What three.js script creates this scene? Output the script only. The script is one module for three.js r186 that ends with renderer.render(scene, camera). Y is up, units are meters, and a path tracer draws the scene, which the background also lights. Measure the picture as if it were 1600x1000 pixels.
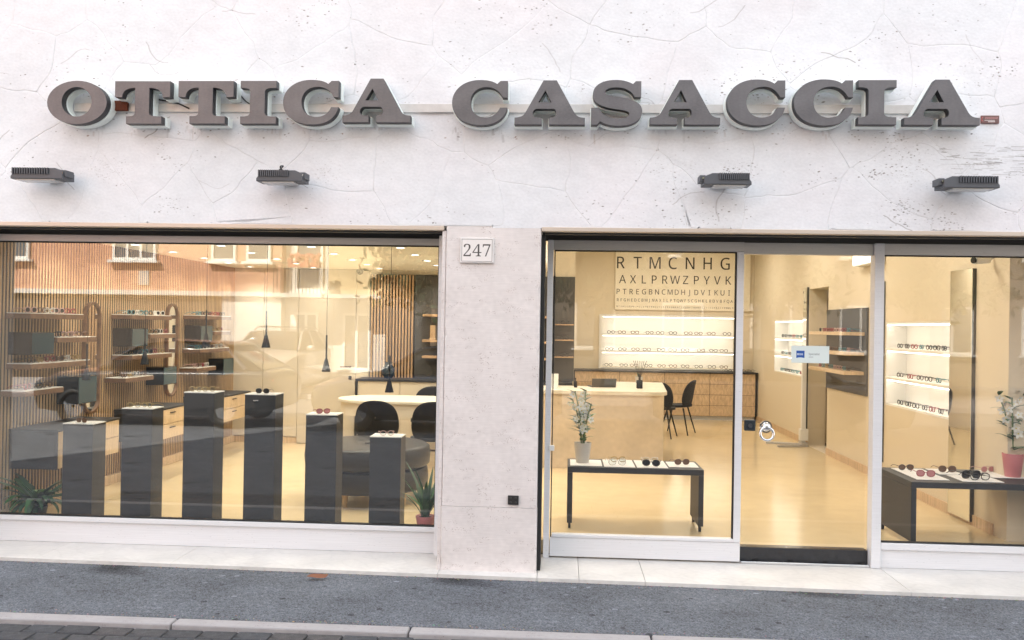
import * as THREE from 'three';
import { RoundedBoxGeometry } from 'three/addons/geometries/RoundedBoxGeometry.js';
import { mergeGeometries } from 'three/addons/utils/BufferGeometryUtils.js';
import { ImprovedNoise } from 'three/addons/math/ImprovedNoise.js';
import { RectAreaLightUniformsLib } from 'three/addons/lights/RectAreaLightUniformsLib.js';

// ---------------------------------------------------------------- camera, sky, sun, exposure
RectAreaLightUniformsLib.init();
const scene = new THREE.Scene();
const camera = new THREE.PerspectiveCamera(39.31, 1.6, 0.1, 600);
camera.rotation.order = 'YXZ';
camera.position.set(0, 1.70, 6.2);
camera.rotation.set(0.41 * Math.PI / 180, 3.27 * Math.PI / 180, 0.0165);
const renderer = new THREE.WebGLRenderer({ antialias: true });
renderer.toneMapping = THREE.LinearToneMapping;
renderer.toneMappingExposure = 3.55;
renderer.shadowMap.enabled = true;
const SUN = new THREE.Vector3(-0.42, 0.80, -0.62).normalize();       // behind the shop: the facade lies in open shade, the far side of the street is sunlit
{ // hazy bright sky: pale at the horizon, light blue overhead, whiter round the sun; the same all the way round
  const w = 256, h = 128, d = new Float32Array(w * h * 4);
  for (let y = 0; y < h; y++) for (let x = 0; x < w; x++) {
    const up = ((y + 0.5) / h - 0.5) * Math.PI, a = ((x + 0.5) / w - 0.5) * 2 * Math.PI, i = (y * w + x) * 4, t = Math.pow(Math.max(0, Math.sin(up)), 0.6);
    const c = Math.cos(up) * Math.cos(a) * SUN.x + Math.sin(up) * SUN.y + Math.cos(up) * Math.sin(a) * SUN.z, glow = 0.5 * Math.pow(Math.max(0, c), 10);
    d[i] = 0.98 - 0.20 * t + glow; d[i + 1] = 0.97 - 0.13 * t + glow * 0.98; d[i + 2] = 0.96 - 0.02 * t + glow * 0.92; d[i + 3] = 1;
  }
  const t = new THREE.DataTexture(d, w, h, THREE.RGBAFormat, THREE.FloatType); t.mapping = THREE.EquirectangularReflectionMapping; t.magFilter = THREE.LinearFilter; t.needsUpdate = true;
  scene.background = t; scene.environment = t; scene.backgroundIntensity = scene.environmentIntensity = 0.72;
}
const sun = new THREE.DirectionalLight(new THREE.Color(1, 0.93, 0.82), 5.0);
sun.position.copy(SUN).multiplyScalar(40);
sun.target.position.set(0, 0, 4);
sun.castShadow = true; sun.shadow.mapSize.set(2048, 2048);
Object.assign(sun.shadow.camera, { left: -30, right: 30, top: 30, bottom: -30, near: 1, far: 120 });
scene.add(sun, sun.target);
const LAMP = new THREE.Color(1, 0.92, 0.78);

// ---------------------------------------------------------------- helpers
const rng = (s) => () => { s = (s + 0x6d2b79f5) | 0; let t = Math.imul(s ^ (s >>> 15), 1 | s); t = (t + Math.imul(t ^ (t >>> 7), 61 | t)) ^ t; return ((t ^ (t >>> 14)) >>> 0) / 4294967296; };
const R = rng(7), rr = (a, b) => a + (b - a) * R();
const P = new ImprovedNoise(), N = (x, y, z = 0.5) => P.noise(x, y, z);
const V = (x, y, z) => new THREE.Vector3(x, y, z);
const used = {};
const numbered = (n) => { const k = used[n] = (used[n] ?? -1) + 1; return k ? n + '_' + String(k).padStart(3, '0') : n; };
function mesh(name, geo, mat, parent) {
  const m = new THREE.Mesh(geo, mat); m.name = name; m.castShadow = m.receiveShadow = true; if (parent) parent.add(m); return m;
}
function thing(name, label, category, group, pos = [0, 0, 0], turn = 0) {
  const o = new THREE.Group(); o.name = numbered(name); o.position.set(...pos); o.rotation.y = turn;
  o.userData = { label, category }; if (group) o.userData.group = group; scene.add(o); return o;
}
function solo(name, geo, mat, label, category, group) {
  const m = mesh(numbered(name), geo, mat, scene); m.userData = { label, category }; if (group) m.userData.group = group; return m;
}
function struct(name, geo, mat, label) {
  const m = mesh(numbered(name), geo, mat, scene); m.userData = { kind: 'structure' }; if (label) m.userData.label = label; return m;
}
function copy(o, label, group) { const c = o.clone(); c.name = numbered(o.name.replace(/_\d{3}$/, '')); c.userData = { ...o.userData }; if (label) c.userData.label = label; if (group) c.userData.group = group; scene.add(c); return c; }
// a box from corner to corner, uv in metres; r rounds its edges
function bx(x0, x1, y0, y1, z0, z1, r = 0) {
  const w = x1 - x0, h = y1 - y0, d = z1 - z0;
  const g = r ? new RoundedBoxGeometry(w, h, d, 2, Math.min(r, w / 2.1, h / 2.1, d / 2.1)) : new THREE.BoxGeometry(w, h, d);
  g.translate((x0 + x1) / 2, (y0 + y1) / 2, (z0 + z1) / 2);
  return metreUV(g);
}
function metreUV(g) {
  if (g.index) { const i = g.toNonIndexed(); g = i; }
  const p = g.attributes.position, n = g.attributes.normal, uv = new Float32Array(p.count * 2);
  for (let i = 0; i < p.count; i++) {
    const ax = Math.abs(n.getX(i)), ay = Math.abs(n.getY(i)), az = Math.abs(n.getZ(i));
    const [u, v] = ax >= ay && ax >= az ? [p.getZ(i), p.getY(i)] : ay >= az ? [p.getX(i), p.getZ(i)] : [p.getX(i), p.getY(i)];
    uv[i * 2] = u; uv[i * 2 + 1] = v;
  }
  g.setAttribute('uv', new THREE.BufferAttribute(uv, 2)); return g;
}
const clean = (g) => { const k = g.index ? g.toNonIndexed() : g; for (const a of Object.keys(k.attributes)) if (!['position', 'normal', 'uv'].includes(a)) k.deleteAttribute(a); return k; };
const merge = (list) => mergeGeometries(list.map(clean));
const cyl = (r0, r1, h, x, y, z, n = 16) => new THREE.CylinderGeometry(r1, r0, h, n).translate(x, y + h / 2, z);      // r0 below
function rod(a, b, r, n = 8, r2 = r) { const d = b.clone().sub(a), g = new THREE.CylinderGeometry(r2, r, d.length(), n); g.applyQuaternion(new THREE.Quaternion().setFromUnitVectors(V(0, 1, 0), d.clone().normalize())); g.translate((a.x + b.x) / 2, (a.y + b.y) / 2, (a.z + b.z) / 2); return g; }
const tube = (pts, r, seg = 24, n = 6, closed = false) => new THREE.TubeGeometry(new THREE.CatmullRomCurve3(pts, closed), seg, r, n, closed);
function extr(shape, depth, bevel = 0, curve = 10) { return new THREE.ExtrudeGeometry(shape, { depth, bevelEnabled: bevel > 0, bevelSize: bevel, bevelThickness: bevel, bevelSegments: 2, curveSegments: curve, steps: 1 }); }
const poly = (pts) => new THREE.Shape(pts.map(([x, y]) => new THREE.Vector2(x, y)));

// ---------------------------------------------------------------- textures
function dataTex(w, h, fn, srgb = true) {
  const d = new Uint8Array(w * h * 4);
  for (let y = 0; y < h; y++) for (let x = 0; x < w; x++) { const c = fn(x / w, y / h, x, y), i = (y * w + x) * 4; d[i] = c[0]; d[i + 1] = c[1]; d[i + 2] = c[2]; d[i + 3] = 255; }
  const t = new THREE.DataTexture(d, w, h); t.wrapS = t.wrapT = THREE.RepeatWrapping; t.magFilter = t.minFilter = THREE.LinearFilter;
  if (srgb) t.colorSpace = THREE.SRGBColorSpace; t.needsUpdate = true; return t;
}
function canvasTex(w, h, draw, srgb = true) {
  const c = document.createElement('canvas'); c.width = w; c.height = h; draw(c.getContext('2d'), w, h);
  const t = new THREE.CanvasTexture(c); if (srgb) t.colorSpace = THREE.SRGBColorSpace; t.wrapS = t.wrapT = THREE.RepeatWrapping; return t;
}
const rep = (t, x, y) => { const k = t.clone(); k.repeat.set(x, y); k.needsUpdate = true; return k; };
const g3 = (v, t = [1, 1, 1]) => [Math.max(0, Math.min(255, v * t[0])), Math.max(0, Math.min(255, v * t[1])), Math.max(0, Math.min(255, v * t[2]))];
// noise that tiles over the unit square
const tileN = (u, v, f, s) => { const a = N(u * f, v * f, s), b = N((u - 1) * f, v * f, s), c = N(u * f, (v - 1) * f, s), d = N((u - 1) * f, (v - 1) * f, s); return (a * (1 - u) + b * u) * (1 - v) + (c * (1 - u) + d * u) * v; };
const hash = (x, y) => { const s = Math.sin(x * 127.1 + y * 311.7) * 43758.5453; return s - Math.floor(s); };

const WX0 = -5, WW = 10, WY0 = 2.3, WH = 2.5;                         // the painted stone cladding: 10 m by 2.5 m
const LETTER_SPANS = [[-3.64, -3.24], [-3.1, -2.72], [-2.7, -2.35], [-2.3, -2.0], [-2.0, -1.63], [-1.55, -1.15], [-0.8, -0.4], [-0.38, 0.12], [0.15, 0.5], [0.55, 1.0], [1.05, 1.45], [1.5, 1.9], [1.94, 2.2], [2.25, 2.72]];
function paintWall(bump) {
  return (c, w, h) => {
    const q = rng(31), X = (m) => (m - WX0) / WW * w, Y = (m) => h - (m - WY0) / WH * h, S = w / WW;
    const im = c.createImageData(w, h);
    for (let y = 0; y < h; y++) for (let x = 0; x < w; x++) {
      const u = x / w * WW, v = y / h * WH, i = (y * w + x) * 4;
      const big = N(u * 0.9, v * 1.1, 3) * 0.6 + N(u * 2.3, v * 2.3, 9) * 0.4, mid = N(u * 9, v * 14, 5), fine = N(u * 45, v * 60, 2), g = hash(x, y) - 0.5;
      if (bump) { const b = 150 + mid * 40 + fine * 30 + g * 14; im.data[i] = im.data[i + 1] = im.data[i + 2] = b; }
      else {
        const warm = Math.max(0, N(u * 1.4, v * 1.9, 21) + 0.15) * 15;
        const k = 227 + big * 13 + mid * 5 + fine * 5 + g * 6;
        im.data[i] = k; im.data[i + 1] = k + 1 - warm * 0.32; im.data[i + 2] = k + 4 - warm * 0.34;
      }
      im.data[i + 3] = 255;
    }
    c.putImageData(im, 0, 0);
    const dot = (x, y, r, a, col) => { c.fillStyle = `rgba(${bump ? '40,40,40' : col},${a})`; c.beginPath(); c.ellipse(X(x), Y(y), r * S * (0.7 + q() * 0.9), r * S * (0.5 + q() * 0.6), q() * 3, 0, 7); c.fill(); };
    // pits of the travertine, in loose clusters
    for (let k = 0; k < 150; k++) {
      const cx = WX0 + q() * WW, cy = WY0 + q() * WH, n = 6 + q() * q() * 70, sp = 0.05 + q() * 0.14, right = cx > 0.6 ? 1.5 : 0.75;
      for (let i = 0; i < n * right; i++) dot(cx + (q() + q() + q() - 1.5) * sp * 1.6, cy + (q() + q() + q() - 1.5) * sp, 0.0014 + q() * q() * 0.0075, 0.3 + q() * 0.6, q() < 0.5 ? '62,55,52' : '96,82,76');
    }
    for (let i = 0; i < 1500; i++) dot(WX0 + q() * WW, WY0 + q() * WH, 0.001 + q() * q() * 0.005, 0.2 + q() * 0.5, '84,74,70');
    // hairline cracks
    c.lineCap = 'round';
    for (let k = 0; k < 46; k++) {
      let x = WX0 + q() * WW, y = WY0 + q() * WH, a = q() * 6.3; c.strokeStyle = `rgba(${bump ? '60,60,60' : '120,110,106'},${0.25 + q() * 0.4})`; c.lineWidth = 0.6 + q() * 1.1; c.beginPath(); c.moveTo(X(x), Y(y));
      for (let i = 0; i < 8; i++) { a += (q() - 0.5) * 0.8; x += Math.cos(a) * 0.03; y += Math.sin(a) * 0.03; c.lineTo(X(x), Y(y)); } c.stroke();
    }
    if (!bump) {
      // run-off grime under the sign letters and behind the lamps: short streaks and specks
      for (const [a, b] of LETTER_SPANS) for (let i = 0; i < 26; i++) {
        const x = a + q() * (b - a); if (N(x * 7, 3, 1) < 0.02) continue; const y = 3.085 - q() * q() * 0.06, l = 0.01 + q() * q() * 0.09; c.strokeStyle = `rgba(${q() < 0.3 ? '120,86,64' : '96,88,84'},${0.03 + q() * 0.13})`; c.lineWidth = 0.6 + q() * 3; c.beginPath(); c.moveTo(X(x), Y(y)); c.lineTo(X(x + (q() - 0.5) * 0.01), Y(y - l)); c.stroke();
      }
      for (const [a, b] of LETTER_SPANS) for (let i = 0; i < 190; i++) { const x = a - 0.06 + q() * (b - a + 0.12), y = 3.0 + q() * 0.42; if (N(x * 6, y * 8, 7) > -0.05) dot(x, y, 0.001 + q() * q() * q() * 0.011, 0.25 + q() * 0.5, q() < 0.3 ? '104,72,56' : '78,68,64'); }
      for (const [x, y] of [[-3.3, 2.76], [-1.7, 2.72], [0.72, 2.76], [2.3, 2.74], [2.75, 2.8], [-3.2, 2.72]]) for (let i = 0; i < 170; i++) dot(x + (q() + q() - 1) * 0.2, y + (q() + q() - 1) * 0.13 + 0.03, 0.001 + q() * q() * 0.004, 0.2 + q() * 0.4, '100,86,80');
      for (let i = 0; i < 120; i++) { const x = 2.5 + q() * 0.9, y = 2.75 + (q() + q()) * 0.12; c.strokeStyle = `rgba(90,82,78,${0.1 + q() * 0.35})`; c.lineWidth = 0.5 + q() * 1.6; c.beginPath(); c.moveTo(X(x), Y(y)); c.lineTo(X(x + 0.02 + q() * 0.09), Y(y - (q() - 0.5) * 0.01)); c.stroke(); }
    }
  };
}
const wallMap = canvasTex(2048, 1024, paintWall(false)), wallBump = canvasTex(2048, 1024, paintWall(true), false);
const gum = (x, y) => { const cx = x >> 6, cy = y >> 6, h = hash(cx + 3, cy + 9); if (h < 0.8) return 0; const d = Math.hypot((x & 63) - 16 - 32 * hash(cx, cy), (y & 63) - 16 - 32 * hash(cy, cx + 2)), r = 3 + 6 * hash(cx + 7, cy); return d < r ? (h > 0.9 ? 34 : -42) : 0; };   // trodden gum and spots
const asphaltMap = dataTex(1024, 1024, (u, v, x, y) => { const w = 2.2 * tileN(u, v, 50, 8), sp = hash(Math.floor((x + w) / 3), Math.floor((y + w) / 3)), big = tileN(u, v, 3, 1) * 20 + tileN(u, v, 9, 11) * 16, stain = Math.max(0, tileN(u, v, 5, 31) - 0.28) * 150; return g3(120 + big - stain + tileN(u, v, 60, 4) * 20 + (sp > 0.8 ? 36 * hash(x >> 1, y >> 1) : sp < 0.24 ? -30 : 0) + (hash(x, y) - 0.5) * 22 + gum(x, y), [0.985, 1, 1.03]); });
const asphaltBump = dataTex(1024, 1024, (u, v, x, y) => { const w = 2.2 * tileN(u, v, 50, 8), sp = hash(Math.floor((x + w) / 3), Math.floor((y + w) / 3)); return g3(110 + tileN(u, v, 90, 4) * 70 + sp * 70); }, false);
const blotch = dataTex(512, 512, (u, v, x, y) => g3(226 + tileN(u, v, 5, 2) * 18 + tileN(u, v, 22, 6) * 14 + (hash(x, y) - 0.5) * 10));
const grainBump = dataTex(256, 256, (u, v, x, y) => g3(128 + tileN(u, v, 30, 2) * 60 + (hash(x, y) - 0.5) * 50), false);
const travertine = canvasTex(1024, 1024, (c, w, h) => {
  const q = rng(5), im = c.createImageData(w, h);
  for (let y = 0; y < h; y++) for (let x = 0; x < w; x++) { const u = x / w, v = y / h, i = (y * w + x) * 4, n = tileN(u, v, 5, 2) * 12 + tileN(u, v * 1, 26, 3) * 10 + N(u * 8, v * 120, 4) * 5 + (hash(x, y) - 0.5) * 9; im.data[i] = 220 + n; im.data[i + 1] = 213 + n; im.data[i + 2] = 210 + n; im.data[i + 3] = 255; }
  c.putImageData(im, 0, 0);
  for (let k = 0; k < 90; k++) { const cx = q() * w, cy = q() * h; for (let i = 0; i < 14; i++) { c.fillStyle = `rgba(118,96,88,${0.15 + q() * 0.4})`; c.beginPath(); c.ellipse(cx + (q() - 0.5) * 70, cy + (q() - 0.5) * 26, 1 + q() * 4, 0.6 + q() * 1.6, 0, 0, 7); c.fill(); } }
});
const marbleMap = dataTex(512, 512, (u, v, x, y) => { const w = tileN(u, v, 4, 3), vein = Math.pow(1 - Math.abs(tileN(u + 0.0 * w, v, 7, 8) + w * 0.5), 18); return g3(214 + w * 22 + tileN(u, v, 30, 2) * 8 - vein * 7 + (hash(x, y) - 0.5) * 7, [1, 0.985, 0.965]); });
const woodTex = (base, tint, k) => dataTex(256, 512, (u, v, x, y) => { const g = tileN(u, v, 4, k) * 0.4 + N(u * 34 + tileN(u, v, 3, k + 2) * 3, v * 3.2, k); return g3(base + g * 26 + (hash(x, y >> 3) - 0.5) * 12, tint); });
const woodLight = woodTex(214, [1, 0.895, 0.76], 3), woodBrown = woodTex(146, [1, 0.78, 0.6], 6);
const floorMap = dataTex(512, 512, (u, v, x, y) => g3(226 + tileN(u, v, 4, 5) * 12 + tileN(u, v, 18, 7) * 7 + (hash(x, y) - 0.5) * 4, [1, 0.93, 0.79]));
const brushed = dataTex(256, 256, (u, v, x, y) => g3(240 + N(u * 3, v * 60, 2) * 6 + (hash(x >> 4, y) - 0.5) * 7 + tileN(u, v, 3, 4) * 4 - (hash(x, y) > 0.9985 ? 60 : 0)));
const dust = dataTex(512, 512, (u, v, x, y) => g3(206 + tileN(u, v, 4, 2) * 26 + N(u * 40, v * 3, 3) * 5 + tileN(u, v, 40, 9) * 12 + (hash(x, y) - 0.5) * 14 + (hash(x, y) > 0.997 ? 36 : 0), [1, 0.99, 0.995]));
const brickMap = dataTex(256, 256, (u, v, x, y) => { const row = y >> 3, bxx = (x + (row & 1) * 12) % 24; const m = (y & 7) < 1 || bxx < 1; return m ? [196, 176, 162] : g3(196 + (hash(row, Math.floor((x + (row & 1) * 12) / 24)) - 0.5) * 34 + (hash(x, y) - 0.5) * 12, [1, 0.73, 0.6]); });

// ---------------------------------------------------------------- materials
const M = (o) => new THREE.MeshStandardMaterial(o), MP = (o) => new THREE.MeshPhysicalMaterial(o), C = (r, g, b) => new THREE.Color().setRGB(r, g, b);
const mat = {
  wall: M({ map: wallMap, bumpMap: wallBump, bumpScale: 0.004, roughness: 0.82 }),
  mortar: M({ color: C(0.78, 0.76, 0.75), roughness: 0.95 }),
  plaster: M({ map: rep(blotch, 0.4, 0.4), color: C(0.9, 0.87, 0.85), roughness: 0.9 }),
  travertine: M({ map: rep(travertine, 1.1, 1.1), bumpMap: rep(travertine, 1.1, 1.1), bumpScale: 0.003, roughness: 0.75 }),
  marble: M({ map: rep(marbleMap, 0.9, 0.9), roughness: 0.42 }),
  asphalt: M({ map: rep(asphaltMap, 0.42, 0.42), bumpMap: rep(asphaltBump, 0.42, 0.42), bumpScale: 0.012, roughness: 0.93, color: C(0.68, 0.715, 0.77) }),
  road: M({ map: rep(asphaltMap, 0.8, 0.8), roughness: 0.95, color: C(0.75, 0.75, 0.76) }),
  kerb: M({ map: rep(travertine, 1.3, 1.3), color: C(0.52, 0.53, 0.55), bumpMap: rep(grainBump, 6, 6), bumpScale: 0.003, roughness: 0.9 }),
  alu: M({ map: rep(brushed, 0.5, 3), color: C(0.84, 0.84, 0.86), metalness: 0.1, roughness: 0.36 }),
  aluDark: M({ map: rep(brushed, 0.5, 3), color: C(0.6, 0.585, 0.585), metalness: 0.5, roughness: 0.34 }),
  trim: M({ color: C(0.62, 0.53, 0.45), metalness: 0.3, roughness: 0.4 }),
  black: M({ color: C(0.012, 0.012, 0.013), roughness: 0.55 }),
  shutter: M({ color: C(0.07, 0.068, 0.066), metalness: 0.4, roughness: 0.5 }),
  gasket: M({ color: C(0.02, 0.02, 0.02), roughness: 0.8 }),
  granite: M({ map: rep(asphaltMap, 4, 4), color: C(0.12, 0.12, 0.13), roughness: 0.18 }),
  laminate: M({ map: rep(blotch, 1.2, 1.2), color: C(0.035, 0.036, 0.04), bumpMap: rep(grainBump, 5, 5), bumpScale: 0.0006, roughness: 0.5 }),
  white: M({ color: C(0.8, 0.79, 0.76), roughness: 0.5 }),
  paper: M({ color: C(0.82, 0.81, 0.79), roughness: 0.7 }),
  cream: M({ bumpMap: rep(grainBump, 2, 2), bumpScale: 0.001, color: C(0.72, 0.63, 0.48), roughness: 0.75 }),
  panel: M({ color: C(0.68, 0.6, 0.48), roughness: 0.5 }),
  ceiling: M({ color: C(0.86, 0.8, 0.7), roughness: 0.85 }),
  floor: M({ map: rep(floorMap, 0.4, 0.4), color: C(0.95, 0.9, 0.8), roughness: 0.16 }),
  skirting: M({ map: rep(woodLight, 2, 0.8), color: C(0.95, 0.9, 0.84), roughness: 0.6 }),
  slat: M({ map: rep(woodLight, 6, 0.5), color: C(0.74, 0.6, 0.47), roughness: 0.6 }),
  shelfWood: M({ map: rep(woodBrown, 0.6, 3), color: C(0.55, 0.5, 0.46), roughness: 0.55 }),
  drawer: M({ map: rep(woodLight, 3, 1.1), color: C(0.9, 0.86, 0.78), roughness: 0.5 }),
  counter: M({ map: rep(woodLight, 1.1, 3), color: C(0.84, 0.79, 0.72), roughness: 0.5 }),
  desk: M({ map: rep(blotch, 0.8, 0.8), color: C(0.78, 0.65, 0.48), roughness: 0.55 }),
  deskTop: M({ map: rep(blotch, 0.8, 2), color: C(0.94, 0.87, 0.72), roughness: 0.45 }),
  felt: M({ color: C(0.012, 0.012, 0.014), roughness: 0.8 }),
  leather: M({ color: C(0.022, 0.019, 0.016), bumpMap: rep(grainBump, 8, 8), bumpScale: 0.002, roughness: 0.42 }),
  greyPanel: M({ color: C(0.085, 0.08, 0.075), roughness: 0.65 }),
  mirror: M({ color: C(0.85, 0.86, 0.85), metalness: 1, roughness: 0.02 }),
  chrome: M({ color: C(0.75, 0.76, 0.78), metalness: 1, roughness: 0.08 }),
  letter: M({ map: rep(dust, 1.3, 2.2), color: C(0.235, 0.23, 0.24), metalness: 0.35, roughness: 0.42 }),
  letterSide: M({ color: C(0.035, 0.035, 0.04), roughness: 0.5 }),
  acrylic: M({ color: C(0.88, 0.94, 0.91), roughness: 0.35 }),
  rail: M({ map: rep(blotch, 1, 1), color: C(0.8, 0.77, 0.75), metalness: 0.2, roughness: 0.45 }),
  flood: M({ color: C(0.1, 0.105, 0.118), metalness: 0.3, roughness: 0.5 }),
  floodGlass: M({ color: C(0.55, 0.55, 0.54), roughness: 0.15 }),
  teal: M({ color: C(0.02, 0.06, 0.082), roughness: 0.12 }),
  glass: MP({ color: C(0.97, 0.98, 0.97), transmission: 1, thickness: 0, roughness: 0, ior: 1.85 }),
  doorGlass: MP({ color: C(0.98, 0.98, 0.975), transmission: 1, thickness: 0, roughness: 0, ior: 1.5 }),
  lens: MP({ color: C(0.92, 0.94, 0.94), transmission: 1, thickness: 0, roughness: 0, ior: 1.4 }),
  darkLens: M({ color: C(0.015, 0.014, 0.014), roughness: 0.1 }),
  roseLens: M({ color: C(0.45, 0.2, 0.2), roughness: 0.12 }),
  brownLens: M({ color: C(0.14, 0.08, 0.05), roughness: 0.12 }),
  leaf: MP({ color: C(0.085, 0.21, 0.065), roughness: 0.45, transmission: 0.15, thickness: 0 }),
  leafDark: M({ color: C(0.04, 0.1, 0.045), roughness: 0.4 }),
  stem: M({ color: C(0.1, 0.16, 0.05), roughness: 0.6 }),
  petal: M({ color: C(0.82, 0.82, 0.76), roughness: 0.7 }),
  petalHeart: M({ color: C(0.7, 0.62, 0.2), roughness: 0.7 }),
  potWhite: M({ color: C(0.52, 0.48, 0.43), roughness: 0.5 }),
  potPink: M({ color: C(0.6, 0.22, 0.23), roughness: 0.45 }),
  soil: M({ color: C(0.05, 0.035, 0.025), roughness: 1 }),
  beech: M({ map: rep(woodLight, 4, 1), color: C(0.9, 0.8, 0.66), roughness: 0.5 }),
  downlight: M({ color: C(0.9, 0.9, 0.9), emissive: LAMP, emissiveIntensity: 3.2 }),
  lightPanel: M({ color: C(0.9, 0.9, 0.86), emissive: C(1, 0.9, 0.74), emissiveIntensity: 0.6 }),
  ledStrip: M({ color: C(0.9, 0.9, 0.9), emissive: LAMP, emissiveIntensity: 2.5 }),
};
const frameMats = [[0.012, 0.012, 0.012], [0.02, 0.018, 0.018], [0.11, 0.05, 0.025], [0.25, 0.02, 0.03], [0.05, 0.2, 0.24], [0.5, 0.32, 0.3], [0.4, 0.28, 0.1], [0.6, 0.58, 0.55]].map(([r, g, b]) => M({ color: C(r, g, b), roughness: 0.3 }));
// ================================================================ the street and the facade
struct('ground', metreUV(new THREE.PlaneGeometry(400, 400).rotateX(-Math.PI / 2).translate(0, -0.085, 0)), mat.road);
{
  // strip of asphalt pavement between threshold and kerb
  const s = poly([[-12, 1.105], [9, 1.105], [9, 0.3], [3.2, 0.19], [-4, 0.03], [-12, 0.002]].map(([x, z]) => [x, -z]));
  const g = new THREE.ExtrudeGeometry(s, { depth: 0.2, bevelEnabled: false });
  g.rotateX(-Math.PI / 2).translate(0, -0.225, 0); struct('pavement', metreUV(g), mat.asphalt);
  // the kerb, stone by stone
  const kerb = new THREE.Group(); kerb.name = 'kerb'; kerb.userData = { kind: 'structure' }; scene.add(kerb);
  for (let k = -4; k < 7; k++) { const x = -2.2 + k * 1.36; mesh('kerb_stone', bx(x + 0.004, x + 1.356, -0.25, -0.022 + rr(-0.003, 0.003), 1.108 + rr(-0.003, 0.003), 1.215, 0.012), mat.kerb, kerb); }
  // dark setts of the roadway along the kerb
  const strip = new THREE.Group(); strip.name = 'roadway'; strip.userData = { kind: 'structure' }; scene.add(strip);
  const variants = [[0.4, 0.38, 0.38], [0.34, 0.33, 0.34], [0.44, 0.4, 0.39], [0.36, 0.36, 0.38]].map(([r, g, b]) => M({ map: rep(asphaltMap, 3, 3), color: C(r, g, b), bumpMap: rep(grainBump, 6, 6), bumpScale: 0.003, roughness: 0.8 }));
  const sett = bx(-0.0965, 0.0965, -0.1, 0, -0.0615, 0.0615, 0.008);
  for (let r = 0; r < 5; r++) for (let k = 0; k < 30; k++) {
    const m = mesh('sett', sett, variants[Math.floor(R() * 4)], strip); m.position.set(-4.3 + k * 0.2 + (r % 2) * 0.1, -0.047 + rr(-0.003, 0.003), 1.285 + r * 0.13); m.rotation.y = rr(-0.02, 0.02);
  }
  mesh('joint_bed', bx(-4.5, 1.8, -0.12, -0.058, 1.217, 1.9), M({ color: C(0.07, 0.065, 0.06), roughness: 1 }), strip).userData.kind = 'stuff';
  // marble threshold, slab by slab
  const th = new THREE.Group(); th.name = 'threshold'; th.userData = { kind: 'structure' }; scene.add(th);
  const front = (x) => 0.026 + (x + 4) * 0.0224, cuts = [-5.5, -3.72, -2.72, -0.83, -0.15, 0.135, 0.58, 2.31, 4.2];
  for (let k = 0; k + 1 < cuts.length; k++) {
    const a = cuts[k] + 0.0034, b = cuts[k + 1] - 0.0034, g = extr(poly([[a, -front(a)], [b, -front(b)], [b, 0.52], [a, 0.52]]), 0.12, 0.002).rotateX(-Math.PI / 2).translate(0, -0.122, 0);
    const m = metreUV(g);
    mesh('slab', m, mat.marble, th);
  }
}
const shop = thing('shop_building', 'white painted stone shopfront building with two wide glazed openings', 'building');
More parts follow.
